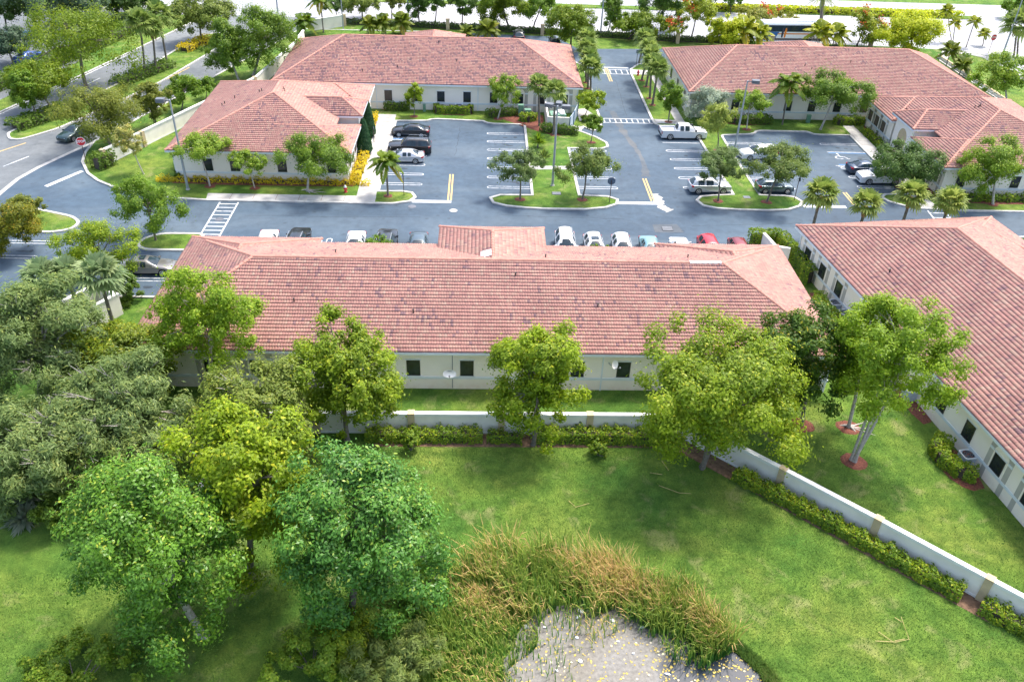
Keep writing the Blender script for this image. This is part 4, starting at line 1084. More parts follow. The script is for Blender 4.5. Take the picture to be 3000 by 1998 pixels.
def cypress(x, y, h, r, label, z0=.1):
    TSEED[0] += 1; rng = np.random.default_rng(TSEED[0]); t = empty('cypress_tree', (x, y, 0)); tag(t, label, 'tree', 'columnar cypresses')
    N = 5200; z = rng.random(N); a = rng.uniform(0, 2 * PI, N); rad = r * np.minimum(1, (z / .12) ** .5) * (1 - z) ** .55 * 1.25 * (1 - .35 * rng.random(N) ** 2)
    C = np.stack([rad * np.cos(a), rad * np.sin(a), z0 + .05 + z * h], 1)
    V, F, Tn = leaves(C, np.stack([np.cos(a), np.sin(a), 0 * a + .5], 1) + rng.normal(size=(N, 3)) * .3, rng.uniform(.18, .32, N), .4, rng.random(N) * .8, rng, np.tile(np.array([[0, 0, 1.0]]), (N, 1)))
    link('crown', np_mesh('crown', V, F, LEAF['cypress'], Tn), t)
    MB().tube([(0, 0, z0 - .05), (0, 0, z0 + h * .8)], [.1, .03], 7).build('trunk', M['bark'], t, smooth=60)
    return t
T('bright2',-9.04,44.00,-8.89,4.85,3.33,3.00,5.09,'bushy yellow-green tree by the left end of the garden wall, hiding the wall',big=1)
T('bright',3.88,43.63,3.99,5.28,3.03,2.73,4.32,'upright yellow-topped tree in the middle of the front garden wall',big=1)
T('bright2',15.34,41.32,15.34,5.88,5.58,5.03,4.52,'widest round yellow-green tree on the bend of the garden wall',big=1)
T('gold',23.56,45.88,22.56,5.64,3.31,2.98,3.54,'dark tree with golden leaf tips behind the wide round tree, between the two front buildings',big=1)
T('lime',26.00,42.07,26.92,8.41,3.61,3.25,4.82,'leaning lime-green tree with a forked grey trunk in red mulch by the right building',big=1,open=1)
T('lime',26.98,45.69,26.12,7.16,2.12,1.90,4.15,'narrow lime-green tree with pale surface roots, just behind the leaning forked tree',big=1,open=1)
T('lime',-19.70,48.00,-18.34,6.95,3.50,3.15,4.09,'thin pale green tree with several white stems over the left end of the front roof',big=1,open=1)
T('gold2',-25.56,47.48,-24.65,3.82,3.35,3.02,3.30,'golden green tree left of the front building, above the feathery trees',big=1)
T('feather',-31.49,47.50,-29.59,5.41,4.35,3.91,4.42,'greyish feathery tree with bare white twigs at the left edge',big=1)
T('feather',-23.57,42.00,-22.24,3.80,4.64,4.18,3.57,'broad dark feathery tree in the middle of the left clump',big=1)
T('feather',-28.49,39.00,-27.41,3.26,4.32,3.88,3.43,'lowest dark feathery tree touching the left edge of the picture',big=1)
T('feather2',-21.64,38.50,-21.05,1.91,3.24,2.91,3.35,'light feathery tree with drooping sprays above the glossy front tree',big=1)
T('olive',-15.19,41.00,-14.41,4.28,3.69,3.32,3.89,'olive-green tree with pale bare twigs hanging over the slanting wall on the left',big=1)
T('bright',-12.89,31.80,-11.90,6.74,3.47,3.12,5.86,'tall bright yellow-green tree between the two glossy front trees',big=1)
T('glossy',-14.58,28.21,-15.74,6.29,4.19,3.77,6.17,'large glossy green tree with a pale forked trunk at the lower left',big=1)
T('glossy2',-6.71,28.44,-5.77,6.73,3.96,3.57,5.68,'dense dark green tree left of the pond with a small fan palm in front',big=1)
T('goldold',-44.15,69.00,-43.00,2.14,2.71,2.44,3.53,'orange-tinged dense tree cut by the left edge beside the small grass island')
T('bright',-33.38,64.50,-32.85,3.35,3.35,3.01,2.20,'rounded yellow-green tree behind the silver sedan with the sunroof')
T('mid',-31.19,72.53,-31.14,4.10,3.02,2.71,2.64,'round bright green tree alone on the kerbed island at the drive corner')
T('lime2',-29.34,84.95,-29.79,4.43,3.07,2.76,1.39,'sparse young tree before the white corner wall, beside the tall lamp post')
T('lime2',-24.48,84.71,-24.74,2.99,1.88,1.69,1.29,'smallest young tree on the lawn before the front of the left building')
T('mid2',-18.72,84.17,-17.78,4.12,3.76,3.39,2.27,'wide light green tree with big white surface roots beside the fire hydrant')
T('pale',-37.38,87.86,-38.19,3.87,1.57,1.42,1.74,'pale yellowish tree leaning in front of the left perimeter wall')
T('bright',-8.86,107.93,-8.76,2.75,1.15,1.04,1.82,'slim bright tree on the lawn at the head of the left car park')
T('lime2',2.21,107.71,3.29,4.08,2.24,2.02,1.95,'airy golden-green tree near the green utility boxes')
T('sage',4.34,83.05,4.36,3.92,2.76,2.49,1.49,'grey-green tree at the left end of the central car park island')
T('sage2',11.09,83.24,11.49,3.91,3.29,2.97,1.64,'wispy green tree at the right end of the central car park island')
T('sage',26.12,83.50,25.62,4.34,3.13,2.81,1.49,'dark grey-green tree over the small silver crossover')
T('sage2',31.51,83.46,32.40,4.51,3.67,3.31,1.75,'leaning green tree shading the dark hatchback')
T('bright',13.90,109.20,14.84,2.49,2.00,1.80,1.03,'flat yellow-green tree next to the middle dumpster enclosure')
T('mid',13.82,100.02,13.98,2.59,1.19,1.07,1.09,'little tree with a thin dark stem on the lawn tip by the dumpster gate')
T('mid',25.07,107.93,25.13,3.47,1.81,1.63,2.06,'dense round tree with a lollipop shape behind the white pickup')
T('silver',29.88,107.96,29.78,2.84,3.18,2.86,1.92,'silvery blue-green tree against the right rear building')
T('pale2',29.51,98.15,28.85,4.18,2.07,1.86,1.93,'pale lemon-green tree in the strip between the pickup and the lamp post')
T('lime2',35.10,105.74,34.95,3.80,2.77,2.49,1.38,'loose yellow-green tree behind the right lamp post')
T('mid2',45.20,106.32,45.90,5.02,4.48,4.03,2.49,'broad fresh green tree with a thick grey trunk beside the feather palm')
T('sage3',48.45,88.04,48.52,3.30,4.39,3.95,2.21,'dark green tree overhanging the white crossover at the right')
T('lime2',57.26,83.88,55.80,4.60,3.70,3.33,2.82,'lacy yellow-green tree at the right edge before the dark window')
T('bright3',-54.78,116.75,-54.52,5.48,7.42,6.67,5.01,'huge dome-shaped green tree on the street median, largest at upper left',mid=1)
T('bright3',-54.62,106.37,-56.13,3.80,4.00,3.60,2.27,'slanting tree with forked trunk behind the median hedge')
T('olive2',-43.72,95.62,-44.37,4.13,5.18,4.66,2.87,'wide olive-green tree above the dark moving car',mid=1)
T('olive2',-40.53,101.73,-40.72,3.62,2.52,2.26,2.20,'multi-stemmed olive tree just outside the perimeter wall')
T('mid',-39.26,108.24,-38.45,2.86,2.36,2.12,1.93,'fresh green tree outside the perimeter wall left of the tiled roof')
T('mid',-37.35,112.94,-36.88,1.37,1.41,1.27,1.62,'smallest roadside tree next to the left roof corner')
T('mid2',-35.05,121.53,-36.18,4.32,2.99,2.69,4.02,'left half of the dense green pair behind the left building')
T('mid2',-33.41,123.56,-30.82,5.32,4.26,3.84,4.75,'right half of the dense green pair behind the left building, taller and wider',mid=1)
T('olive',-45.31,139.98,-45.07,4.41,4.84,4.36,3.17,'khaki-green tree with a dark trunk at the end of the median')
T('teal',-71.01,144.16,-68.61,4.74,7.63,6.87,3.17,'dark blue-green tree mass at the top left corner')
T('teal',-69.01,126.39,-69.07,2.71,3.04,2.73,2.68,'grey-green tree over the parked blue car')
T('dark',-63.37,152.21,-62.40,2.89,3.18,2.86,2.77,'dark green tree at the top edge beside the fan palms')
T('dark',-69.18,156.83,-67.86,2.33,1.93,1.74,2.26,'deep green tree behind the huge dome tree')
T('dark',-61.68,156.66,-61.57,3.16,5.04,4.53,3.20,'spreading dark tree at the top edge, left of the fan palms on the median')
T('teal',-70.51,151.94,-69.31,3.50,4.59,4.13,3.65,'blue-green tree rising behind the huge dome tree')
T('dark',-77.86,143.50,-77.29,4.49,3.52,3.17,3.12,'dark tree above the pale car at the upper left edge')
T('mid',-55.64,104.00,-56.51,3.72,2.08,1.87,2.11,'low leafy tree at the left edge beside the slanting tree')
T('dark',-26.17,157.22,-26.15,2.40,2.12,1.91,1.44,'small dark tree just beyond the end of the rear white wall')
T('olive',-21.53,157.21,-21.36,3.39,3.69,3.32,2.24,'olive tree at the left end of the rear picket fence')
T('olive2',-16.34,157.99,-16.05,3.47,2.43,2.19,2.21,'thin olive tree behind the golden palms at the rear fence')
T('dark2',-11.06,153.54,-11.22,4.53,2.25,2.03,3.35,'dark round tree with a thick trunk on the rear fence line')
T('dark2',-8.42,153.80,-7.85,4.89,1.84,1.65,3.02,'straight dark tree to the right of the thick-trunked one on the rear fence')
T('dark2',-3.55,154.75,-3.63,4.23,2.85,2.56,3.02,'fork-trunked dark tree in the middle of the rear fence')
T('bright3',5.00,152.59,3.00,4.20,4.84,4.35,3.00,'large yellow-green tree behind the golden palms by the parked black car')
T('mid',8.92,152.29,10.27,4.34,3.21,2.89,2.63,'medium green tree on the rear fence between the two black cars')
T('bright3',14.73,140.72,14.60,4.04,4.46,4.01,3.17,'dome of bright green leaves by the end of the cross street',mid=1)
T('mid2',22.17,151.97,22.84,3.60,2.39,2.15,3.26,'dense leafy green tree right of the tall rear lamp post')
T('bright3',25.39,148.52,27.10,2.22,4.43,3.99,2.23,'spreading light green tree over the far end of the car park road')
T('dark2',32.16,154.76,32.15,5.09,4.00,3.60,3.63,'deep green tree behind the orange blossoms')
T('flame',33.03,147.07,33.01,2.56,2.00,1.80,1.27,'small flame tree with a slanting trunk and a few orange blossoms')
T('flame',36.28,148.44,36.73,5.10,3.23,2.90,2.55,'tall flame tree with red blossoms on its left side')
T('lime3',40.80,144.62,40.61,3.04,3.13,2.82,2.57,'rounded yellow-green tree left of the feather palms behind the right rear roof')
T('flame2',53.56,158.25,52.27,2.51,5.29,4.76,0.71,'flat-topped orange flame tree in front of the bus')
T('flame',65.70,148.08,66.29,3.37,3.88,3.49,2.35,'flame tree with the most red blossoms, right of the bus')
T('lime3',73.63,143.77,72.60,3.33,5.85,5.26,3.01,'biggest bright yellow tree behind the right rear roof',mid=1)
T('dark2',48.37,168.86,47.73,3.13,2.85,2.56,1.91,'dark tree trimmed by the top edge above the orange blossoms')
T('lime2',76.90,118.06,74.33,4.55,3.82,3.44,3.10,'pale wide tree beside the right service road',mid=1)
T('mid',106.76,170.15,105.81,2.89,2.90,2.61,2.15,'green tree at the top right corner beyond the white road')
PALM('fan',33.32,74.40,33.32,5.39,1.89,'tallest fan palm of four behind the right roof, leftmost and biggest')
PALM('fan',38.11,74.40,38.11,4.39,1.71,'short fan palm with an untidy crown, second from the left behind the right roof')
PALM('fan',42.44,74.60,42.44,5.33,1.77,'fan palm beside the path to the small crossing, third behind the right roof')
PALM('fan',46.52,74.60,46.52,4.75,1.72,'rightmost fan palm behind the right roof, over the small crossing')
PALM('fan2',7.62,105.38,7.25,5.54,1.47,'left fan palm of the pair by the middle dumpster')
PALM('fan2',9.29,102.33,9.15,5.80,1.44,'right fan palm of the pair, rising from red mulch by the middle dumpster')
PALM('fan2',15.82,126.63,15.54,5.84,1.52,'farthest fan palm on the left side of the cross street')
PALM('fan2',15.59,123.83,15.31,5.23,1.54,'second farthest fan palm on the left side of the cross street')
PALM('fan2',15.58,121.15,15.39,4.63,1.52,'second nearest fan palm on the left side of the cross street')
PALM('fan2',15.62,117.67,15.29,4.35,1.73,'nearest fan palm on the left side of the cross street')
PALM('fan2',25.17,134.53,25.62,4.00,1.62,'farthest fan palm on the right side of the cross street, behind the small sign')
PALM('fan2',24.23,125.60,24.69,4.97,1.52,'fan palm beside the red hydrant on the right side of the cross street')
PALM('fan2',24.42,122.56,24.56,4.83,1.44,'middle fan palm in the row on the right side of the cross street')
PALM('fan2',24.08,117.36,23.77,5.07,1.44,'second nearest fan palm on the right side of the cross street')
PALM('fan2',24.02,114.61,24.14,5.24,1.60,'nearest fan palm on the right side of the cross street, against the roof')
PALM('feather',-9.94,83.32,-9.97,4.25,1.79,'yellowing feather palm on the grass tip below the silver sedan')
PALM('feather',40.48,107.82,40.14,5.88,2.34,'tall drooping feather palm before the right rear building')
PALM('fan2',-48.63,122.73,-47.89,7.63,1.89,'left one of the three brown-skirted fan palms on the street median')
PALM('fan2',-47.66,124.42,-46.98,6.49,1.73,'middle one of the three brown-skirted fan palms on the street median')
PALM('fan2',-47.33,128.48,-47.17,7.20,1.97,'right one of the three brown-skirted fan palms on the street median')
PALM('fanblue',-33.86,57.00,-33.86,5.03,1.82,'blue-green fan palm at the left edge behind the feathery trees')
PALM('fanblue',-32.21,57.50,-32.21,5.13,1.63,'middle blue-green fan palm of the left group')
PALM('fanblue',-29.50,57.00,-29.50,5.32,2.04,'right fan palm of the left group, below the yellow-green tree')
PALM('fanblue',-5.20,31.50,-5.20,3.55,1.16,'small fan palm poking out of the dense dark tree by the pond')
PALM('feather',-29.75,145.32,-29.64,2.54,2.37,'feather palm at the rear left corner by the white wall')
PALM('feather',-27.00,147.73,-27.01,5.68,2.15,'tall palm leaning over the rear wall at the top edge')
PALM('golden',-19.19,146.31,-18.94,2.13,1.83,'leftmost golden palm behind the left rear ridge')
PALM('golden',-16.63,146.55,-16.78,2.45,1.83,'second golden palm behind the left rear ridge')
PALM('golden',-13.64,147.48,-13.65,2.41,2.19,'third golden palm behind the left rear ridge, with a green spear')
PALM('golden',-2.56,147.01,-2.67,1.13,1.63,'short golden palm right of the rear roof peak')
PALM('golden',1.64,146.12,0.91,1.89,2.31,'bushy golden palm near the parked black car')
PALM('areca',41.87,145.13,41.56,2.37,2.45,'feather palm at the left of the cluster before the bus front')
PALM('areca',45.03,144.99,44.26,3.37,2.67,'highest feather palm of the cluster before the bus front')
PALM('areca',47.57,145.63,47.30,2.50,2.35,'feather palm touching the front wheel of the bus')
PALM('areca',58.02,146.55,58.06,2.75,2.49,'feather palm at the back of the bus')
PALM('areca',61.46,147.28,61.27,2.42,2.38,'feather palm between the bus and the red flame tree')
PALM('date',64.34,163.25,63.62,5.02,3.09,'thick date palm on the highway median behind the bus')
PALM('areca',84.55,152.40,82.15,5.47,1.35,'slim palm left of the three by the white road')
PALM('areca',84.66,151.96,84.08,3.54,1.23,'slim palm second from the left by the white road')
PALM('areca',85.74,149.00,85.74,4.54,1.33,'slim palm third from the left by the white road')
PALM('areca',89.31,150.18,88.95,2.35,1.23,'slim palm behind the red road sign')
PALM('fan2',91.24,143.24,90.13,5.51,2.68,'double-stemmed fan palm at the right edge by the white road')
PALM('golden',75.55,135.24,75.52,3.11,2.01,'golden palm at the end of the service road')
PALM('golden',75.76,131.14,75.94,2.05,1.75,'second golden palm along the service road')
# hedges and shrubs
hedge([(-7.0, 44.05), (-.45, 44.1)], .85, .85, 'clipped hedge before the garden wall, left of the white box', ragged=.09)
hedge([(.9, 44.1), (2.9, 44.0)], .7, .6, 'short low hedge at the foot of the wall beside the upright yellow-topped tree', ragged=.12)
hedge([(4.6, 44.1), (9.6, 44.1), (13.0, 43.9)], .9, .9, 'clipped hedge before the garden wall, right of the upright yellow-topped tree', ragged=.1)
hedge([(17.6, 40.2), (20.6, 37.6), (23.6, 34.8), (27.6, 31.0)], .85, .75, 'long untidy hedge along the slanting garden wall at the right', ragged=.1, dens=1.5)
hedge([(29.1, 29.6), (31.4, 27.4)], .9, .8, 'last piece of hedge at the right edge of the picture', ragged=.12)
hedge([(-15.8, 43.6), (-15.6, 37.2)], .9, .9, 'dark hedge along the slanting wall at the left', 'hedge2')
shrub(-4.55, 43.0, .62, .62, 'round clipped shrub on a short stem before the garden wall, left one', cz=.95, leaf=.13, name='topiary_shrub')
shrub(8.35, 42.6, .66, .55, 'round loose shrub on the lawn before the garden wall, right one', cz=.6, leaf=.13, name='topiary_shrub')
hedge([(29.9, 73.2), (30.2, 70.8), (30.6, 66.2)], 1.0, 1.7, 'tall clipped hedge between the two front buildings', leaf=.2, ragged=.05)
hedge([(27.0, 73.4), (29.6, 73.5)], .9, 1.7, 'clipped hedge in front of the short white wall', leaf=.2, ragged=.05)
hedge([(30.5, 62.9), (30.1, 62.0), (30.7, 58.3), (31.6, 56.8)], .9, 1.1, 'hedge round the two cooling units beside the right building', leaf=.18)
hedge([(33.2, 43.7), (32.3, 43.3), (32.1, 42.0), (32.9, 40.6), (33.6, 40.3)], .95, 1.0, 'horseshoe hedge round the single cooling unit by the right building', leaf=.16)
hedge([(-33.2, 86.15), (-14.4, 86.05)], .55, .45, 'low yellow hedge under the front wall of the left building', 'yellowhedge', .1, .75, .2, ragged=.12)
hedge([(-13.95, 87.0), (-13.7, 93.8)], .9, .65, 'bright yellow hedge beside the walk, nearer piece', 'yellowhedge', .1, 1.0, .22, ragged=.1)
hedge([(-14.2, 101.2), (-14.0, 106.8)], .9, .65, 'bright yellow hedge beside the walk, farther piece behind the cypress', 'yellowhedge', .1, 1.0, .22, ragged=.1)
hedge([(-12.7, 110.15), (-9.9, 110.2)], .8, 1.0, 'brownish clipped hedge at the left end of the rear wall', 'hedge2', .1, 1, .24)
hedge([(-6.0, 110.3), (-5.9, 109.3), (-1.5, 109.3), (-1.4, 110.3)], .7, 1.0, 'clipped hedge wrapped round a cooling unit at the rear wall', 'hedge', .1, 1, .22, ragged=.04)
hedge([(33.0, 109.0), (34.0, 108.0), (38.6, 108.1)], 1.0, .95, 'dark clipped hedge behind the right lamp post', 'hedge2', .1, 1, .24)
hedge([(48.0, 108.9), (48.4, 108.4), (51.6, 108.6)], .9, .95, 'clipped hedge at the corner of the right rear wing', 'hedge', .1, 1, .24)
hedge([(50.9, 104.6), (51.2, 95.2)], .8, .6, 'green planting along the wall of the right rear wing', 'hedge', .1, 1, .24, ragged=.14)
hedge([(52.8, 84.9), (69, 84.9)], .8, .7, 'low green planting under the near wall of the right rear wing', 'hedge', .1, 1, .24, ragged=.14)
hedge([(1.0, 108.3), (4.4, 109.2)], .9, .9, 'low hedge beside the airy golden-green tree', 'hedge2', .1, 1, .24)
hedge([(5.2, 107.3), (6.2, 106.9), (7.2, 107.6)], .9, .9, 'rounded bright hedge in front of the green boxes', 'hedge', .1, 1, .22)
hedge([(8.0, 103.3), (12.0, 102.6)], .8, 1.0, 'square hedge below the middle dumpster wall', 'hedge2', .1, 1, .24)
hedge([(-57.0, 100.6), (-54.6, 104.6), (-53.6, 107.6)], 2.6, 1.0, 'thick dark hedge at the nose of the median', 'hedge2', .12, .8, .32)
hedge([(-50.6, 118.5), (-47.0, 126.5)], 2.6, .8, 'hedge under the three fan palms on the median', 'hedge2', .12, .8, .32, ragged=.15)
hedge([(-46.6, 134.8), (-44.6, 140.5)], 2.2, .9, 'golden hedge at the far end of the median', 'yellowhedge', .12, .7, .32)
hedge([(-69.5, 104), (-66.0, 117), (-62.5, 130), (-58.5, 146)], 3.0, 1.4, 'long dark hedge beyond the street at the far left', 'hedge2', .02, .6, .4)
hedge([(-23, 154.2), (-5.5, 152.9), (20, 150.0), (34, 148.3), (46, 147.9)], 1.0, .8, 'dark low hedge behind the rear picket fence', 'dark2', 0, .8, .36)
hedge([(40, 171.6), (66, 171.2), (92, 170.6)], 1.9, 1.0, 'bright clipped hedge on the highway median', 'lime3', .14, .8, .5, ragged=.03)
hedge([(-42.8, 88.9), (-41.8, 90.6)], 1.5, 1.6, 'dark bush at the end of the perimeter wall by the road sign', 'hedge2', .1, 1, .26)
hedge([(80, 139.5), (82.5, 142.5)], 1.2, .6, 'dark low hedge near the white corner pavement', 'hedge2', .1, .8, .3)
cypress(-13.9, 100.4, 4.6, .78, 'farther dark cypress column by the door of the left building')
cypress(-13.75, 94.9, 4.4, .8, 'nearer dark cypress column by the door of the left building')
cypress(53.0, 99.5, 4.2, .75, 'dark cypress column by the entrance of the right rear wing')
def spiky(x, y, R, n, label, mat, z0, name, trunk_h=0.0, droop=.3):
    TSEED[0] += 1; rng = np.random.default_rng(TSEED[0]); t = empty(name, (x, y, 0)); tag(t, label, 'plant', 'spiky plants')
    V = []; F = []; Tn = []
    for k in range(n):
        az = rng.uniform(0, 2 * PI); el = rng.uniform(.0, 1.45); d = np.array([math.cos(az) * math.cos(el), math.sin(az) * math.cos(el), math.sin(el)]); s = np.array([-math.sin(az), math.cos(az), 0]) * .05 * R
        L = R * rng.uniform(.8, 1.15); c = np.array([0, 0, z0 + trunk_h]); m = c + d * L * .6; e = c + d * L - np.array([0, 0, droop * L * math.cos(el)]); e[2] = max(e[2], z0 + .03)
        b = len(V); V += [c, m - s * 1.3, e, m + s * 1.3]; F += [[b, b + 1, b + 2, b + 3]]; Tn += [rng.random()]
    F = np.array(F)
    o = link('foliage', np_mesh('foliage', np.array(V), F, LEAF[mat], np.array(Tn)), t)
    if trunk_h: MB().tube([(0, 0, z0 - .03), (.05, 0, z0 + trunk_h)], [.11, .08], 7).build('trunk', M['bark'], t)
    return t
shrub(-6.3, 27.0, 1.7, 1.5, 'rough green brush between the dense dark tree and the cattails', 'bright2', leaf=.15, seg=34)
shrub(-3.4, 30.6, 1.8, 1.7, 'leafy green brush at the upper left edge of the cattails', 'glossy', leaf=.17, seg=34)
spiky(-27.6, 36.4, 1.35, 150, 'blue-grey spiky plant at the left edge by the dark shrub', 'agave', 0, 'spiky_plant')
spiky(-28.6, 38.4, 1.4, 150, 'teal spiky plant half hidden under the feathery trees', 'agave', 0, 'spiky_plant')
spiky(7.0, 97.9, 1.3, 120, 'green spiky plant with a short trunk in the upper part of the central island', 'mid', .1, 'spiky_plant', .7, .1)
spiky(7.5, 93.4, 1.2, 90, 'tall spiky plant beside the short path of the central island', 'sage2', .1, 'spiky_plant', .5, .1)
shrub(-24.6, 36.6, 2.0, 1.3, 'dark glossy shrub in the shade at the left', 'hedge2', leaf=.18, seg=34)
shrub(-19.9, 24.9, 2.7, 1.5, 'light green shrub with yellowish tips cut by the lower left edge', 'lime2', cz=.9, leaf=.17, cover=2.0, seg=40)
shrub(-8.4, 25.9, 2.3, 1.5, 'low yellow-green shrub at the bottom edge left of the cattails', 'lime2', leaf=.15, seg=34)
shrub(-4.0, 25.2, 2.3, 1.8, 'pale feathery shrub at the bottom edge among the cattails', 'feather2', leaf=.16, seg=34)
shrub(-30.0, 61.6, 1.2, 1.5, 'dark rounded bush beside the left dumpster wall', 'hedge2', leaf=.2, name='shrub')
shrub(-9.3, 68.0, 1.9, 1.6, 'bright green bush showing above the roof edge between parked cars, left', 'mid', leaf=.22, cz=1.5)
shrub(11.2, 68.2, 1.7, .95, 'bright green bush showing above the roof edge under the white cars', 'mid', leaf=.22, cz=1.2)
shrub(-44.5, 75.9, 1.6, 1.5, 'olive bush on the pointed grass island', 'olive2', leaf=.22, cz=1.5)
shrub(-33.2, 86.7, .5, .6, 'small dark shrub at the corner of the left building', 'hedge2', .1, leaf=.18)
shrub(13.6, 107.2, .5, .5, 'small round shrub beside the dumpster gate', 'hedge2', .1, leaf=.18)

# cattails round the pond: nobody could count them
def cattails():
    rng = np.random.default_rng(77)
    outer = [(-5.5, 22), (-5, 27.0), (-4.0, 30.4), (-2.2, 32.9), (2.0, 33.8), (6.4, 33.2), (10.0, 31.9), (12.6, 29.8), (13.7, 27.6)]
    inner = [(1.2, 22.0), (1.4, 25.4), (2.2, 27.4), (3.3, 28.9), (5.2, 30.0), (8.0, 29.7), (10.3, 28.6), (11.9, 27.2), (12.8, 26.2)]
    n = 16500; t = rng.random(n) * (len(outer) - 1); i = t.astype(int); f = t - i; O = np.array(outer); I = np.array(inner)
    a = O[i] * (1 - f[:, None]) + O[i + 1] * f[:, None]; b = I[i] * (1 - f[:, None]) + I[i + 1] * f[:, None]; s = np.clip(rng.normal(.52, .28, n), -.06, 1.05); s = np.where(rng.random(n) < .03, rng.uniform(1, 1.5, n), s)
    p = a * (1 - s[:, None]) + b * s[:, None]; p += .35 * np.stack([np.sin(p[:, 1] * 2.1) , np.sin(p[:, 0] * 1.7)], 1)
    st = rng.random(n) < .004
    h = rng.uniform(1.35, 2.6, n) * (1 - .35 * np.clip(s, 0, 1)) * (1 - .45 * (i < 3))
    patch = np.sin(p[:, 0] * .9 + 1) + np.sin(p[:, 1] * 1.3 + p[:, 0] * .6) + rng.normal(size=n) * .9
    az = rng.normal(2.6, 1.0, n); lean = np.abs(rng.normal(.2, .18, n)) + .25 * (patch > .6)
    d = np.stack([np.cos(az), np.sin(az) * .8, np.zeros(n)], 1); up = np.array([0, 0, 1.0])
    c0 = np.concatenate([p, np.zeros((n, 1))], 1)
    pts = [c0 + d * (lean * h * k ** 1.8)[:, None] + up * (h * k * (1 - .25 * lean * k))[:, None] for k in (0, .4, .75, 1.0)]
    kink = rng.random(n) < .22
    pts[3] = np.where(kink[:, None], pts[2] + d * (h * .28)[:, None] - up * (h * rng.uniform(.0, .2, n))[:, None], pts[3])
    w = rng.uniform(.018, .036, n)
    sd = unit(np.cross(d, up) + rng.normal(size=(n, 3)) * .4)
    V = []; 
    for k, ww in enumerate((1, 1, .75, .12)): V += [pts[k] + sd * (w * ww)[:, None], pts[k] - sd * (w * ww)[:, None]]
    V = np.stack(V, 1).reshape(-1, 3); b0 = np.arange(n)[:, None] * 8
    F = np.concatenate([b0 + np.array([[0, 1, 3, 2]]), b0 + np.array([[2, 3, 5, 4]]), b0 + np.array([[4, 5, 7, 6]])])
    base = np.where(patch > .45 + 1.0 * (i < 3), rng.uniform(.55, 1, n), rng.uniform(.05, .48, n))
    T1 = np.clip(base - .35, 0, 1); T2 = base; T3 = np.clip(base + .25, 0, 1)
    o = link('cattails', np_mesh('cattails', V, F, LEAF['reed'], np.concatenate([T1, T2, T3])))
    tag(o, 'dense green and orange cattail reeds round the pond', 'reeds', kind='stuff')
cattails()
# rough lawn tufts where the mown grass meets the pond
def tufts(name, label, area, n, h, mat, seed, w=.02):
    rng = np.random.default_rng(seed); P = []
    A = np.array(area); lo, hi = A.min(0), A.max(0)
    def inside(q):
        c = np.zeros(len(q), bool)
        for i in range(len(A)):
            x1, y1 = A[i]; x2, y2 = A[i - 1]
            k = ((y1 > q[:, 1]) != (y2 > q[:, 1])) & (q[:, 0] < (x2 - x1) * (q[:, 1] - y1) / (y2 - y1 + 1e-12) + x1); c ^= k
        return c
    q = rng.uniform(lo, hi, (n * 2, 2)); q = q[inside(q)][:n]; m = len(q)
    c = np.concatenate([q, np.zeros((m, 1))], 1); a = rng.uniform(0, 2 * PI, m); d = np.stack([np.cos(a), np.sin(a), 0 * a], 1); s = np.stack([-np.sin(a), np.cos(a), 0 * a], 1) * w * rng.uniform(.7, 1.6, m)[:, None]
    hh = h * rng.uniform(.5, 1.4, m)[:, None]; e = c + d * hh * .8 + np.array([0, 0, 1]) * hh
    V = np.stack([c + s, c - s, e], 1).reshape(-1, 3); F = np.arange(3 * m).reshape(-1, 3)
    cl = .5 + .3 * np.sin(q[:, 0] * .7) * np.sin(q[:, 1] * .9 + 1)
    o = link(name, np_mesh(name, V, F, LEAF[mat], np.clip(cl * rng.uniform(.4, 1.2, m), 0, 1))); tag(o, label, 'grass', kind='stuff')
LEAF['blade'] = leaf_mat('grass_blade', (.065, .165, .028), (.16, .25, .042), (.40, .36, .14))
tufts('grass_tufts', 'short mown grass blades on the front lawn', [(-15, 43), (14, 43), (29, 29), (34, 22), (24, 20), (16, 24), (14.5, 29), (11, 33), (-3, 35), (-6, 28), (-8, 24), (-24, 22), (-28, 32), (-18, 34)], 90000, .075, 'blade', 5, .016)
tufts('grass_tufts', 'grass blades on the lawn strip behind the garden wall', [(-16, 49.5), (27, 49.5), (31, 56), (33, 45), (34.5, 36), (34, 30), (30.5, 31), (14.5, 45.4), (-16, 45.4)], 45000, .07, 'blade', 6, .018)
tufts('bank_weeds', 'soft weeds along the right bank of the pond', [(13.2, 28.4), (14.4, 27.8), (15.6, 26.2), (16.6, 23.6), (15.7, 23.2), (14.9, 25.8), (13.6, 27.6)], 9000, .2, 'blade', 8, .025)
# ------------------------------------------------------------------ pond
mb = MB(); pp = chaikin([(0.2, 20), (1.2, 25), (1.9, 27.6), (3.0, 29.2), (5.0, 30.5), (8.2, 30.3), (10.6, 29.3), (12.4, 28.4), (13.9, 27.6), (15.2, 25.8), (16.2, 23), (16.8, 20)], 2)
rj = random.Random(9); pp = [(p[0] + rj.uniform(-.2, .2), p[1] + rj.uniform(-.2, .2)) for p in pp]
mb.sheet(pp, .012)
m, nt, N, L, p = new_mat('pond_scum')
g = N.new('ShaderNodeNewGeometry'); v = g.outputs['Position']
sx = N.new('ShaderNodeSeparateXYZ'); L.new(v, sx.inputs[0])
a = noise(N, L, v, .7, 6, .65, .4); b = noise(N, L, v, 5, 5, .7); c = noise(N, L, v, .25, 4)
gx = N.new('ShaderNodeMapRange'); gx.inputs[1].default_value = 8.4; gx.inputs[2].default_value = 11.2; L.new(sx.outputs['X'], gx.inputs[0])
gy = N.new('ShaderNodeMapRange'); gy.inputs[1].default_value = 28.4; gy.inputs[2].default_value = 26.4; L.new(sx.outputs['Y'], gy.inputs[0])
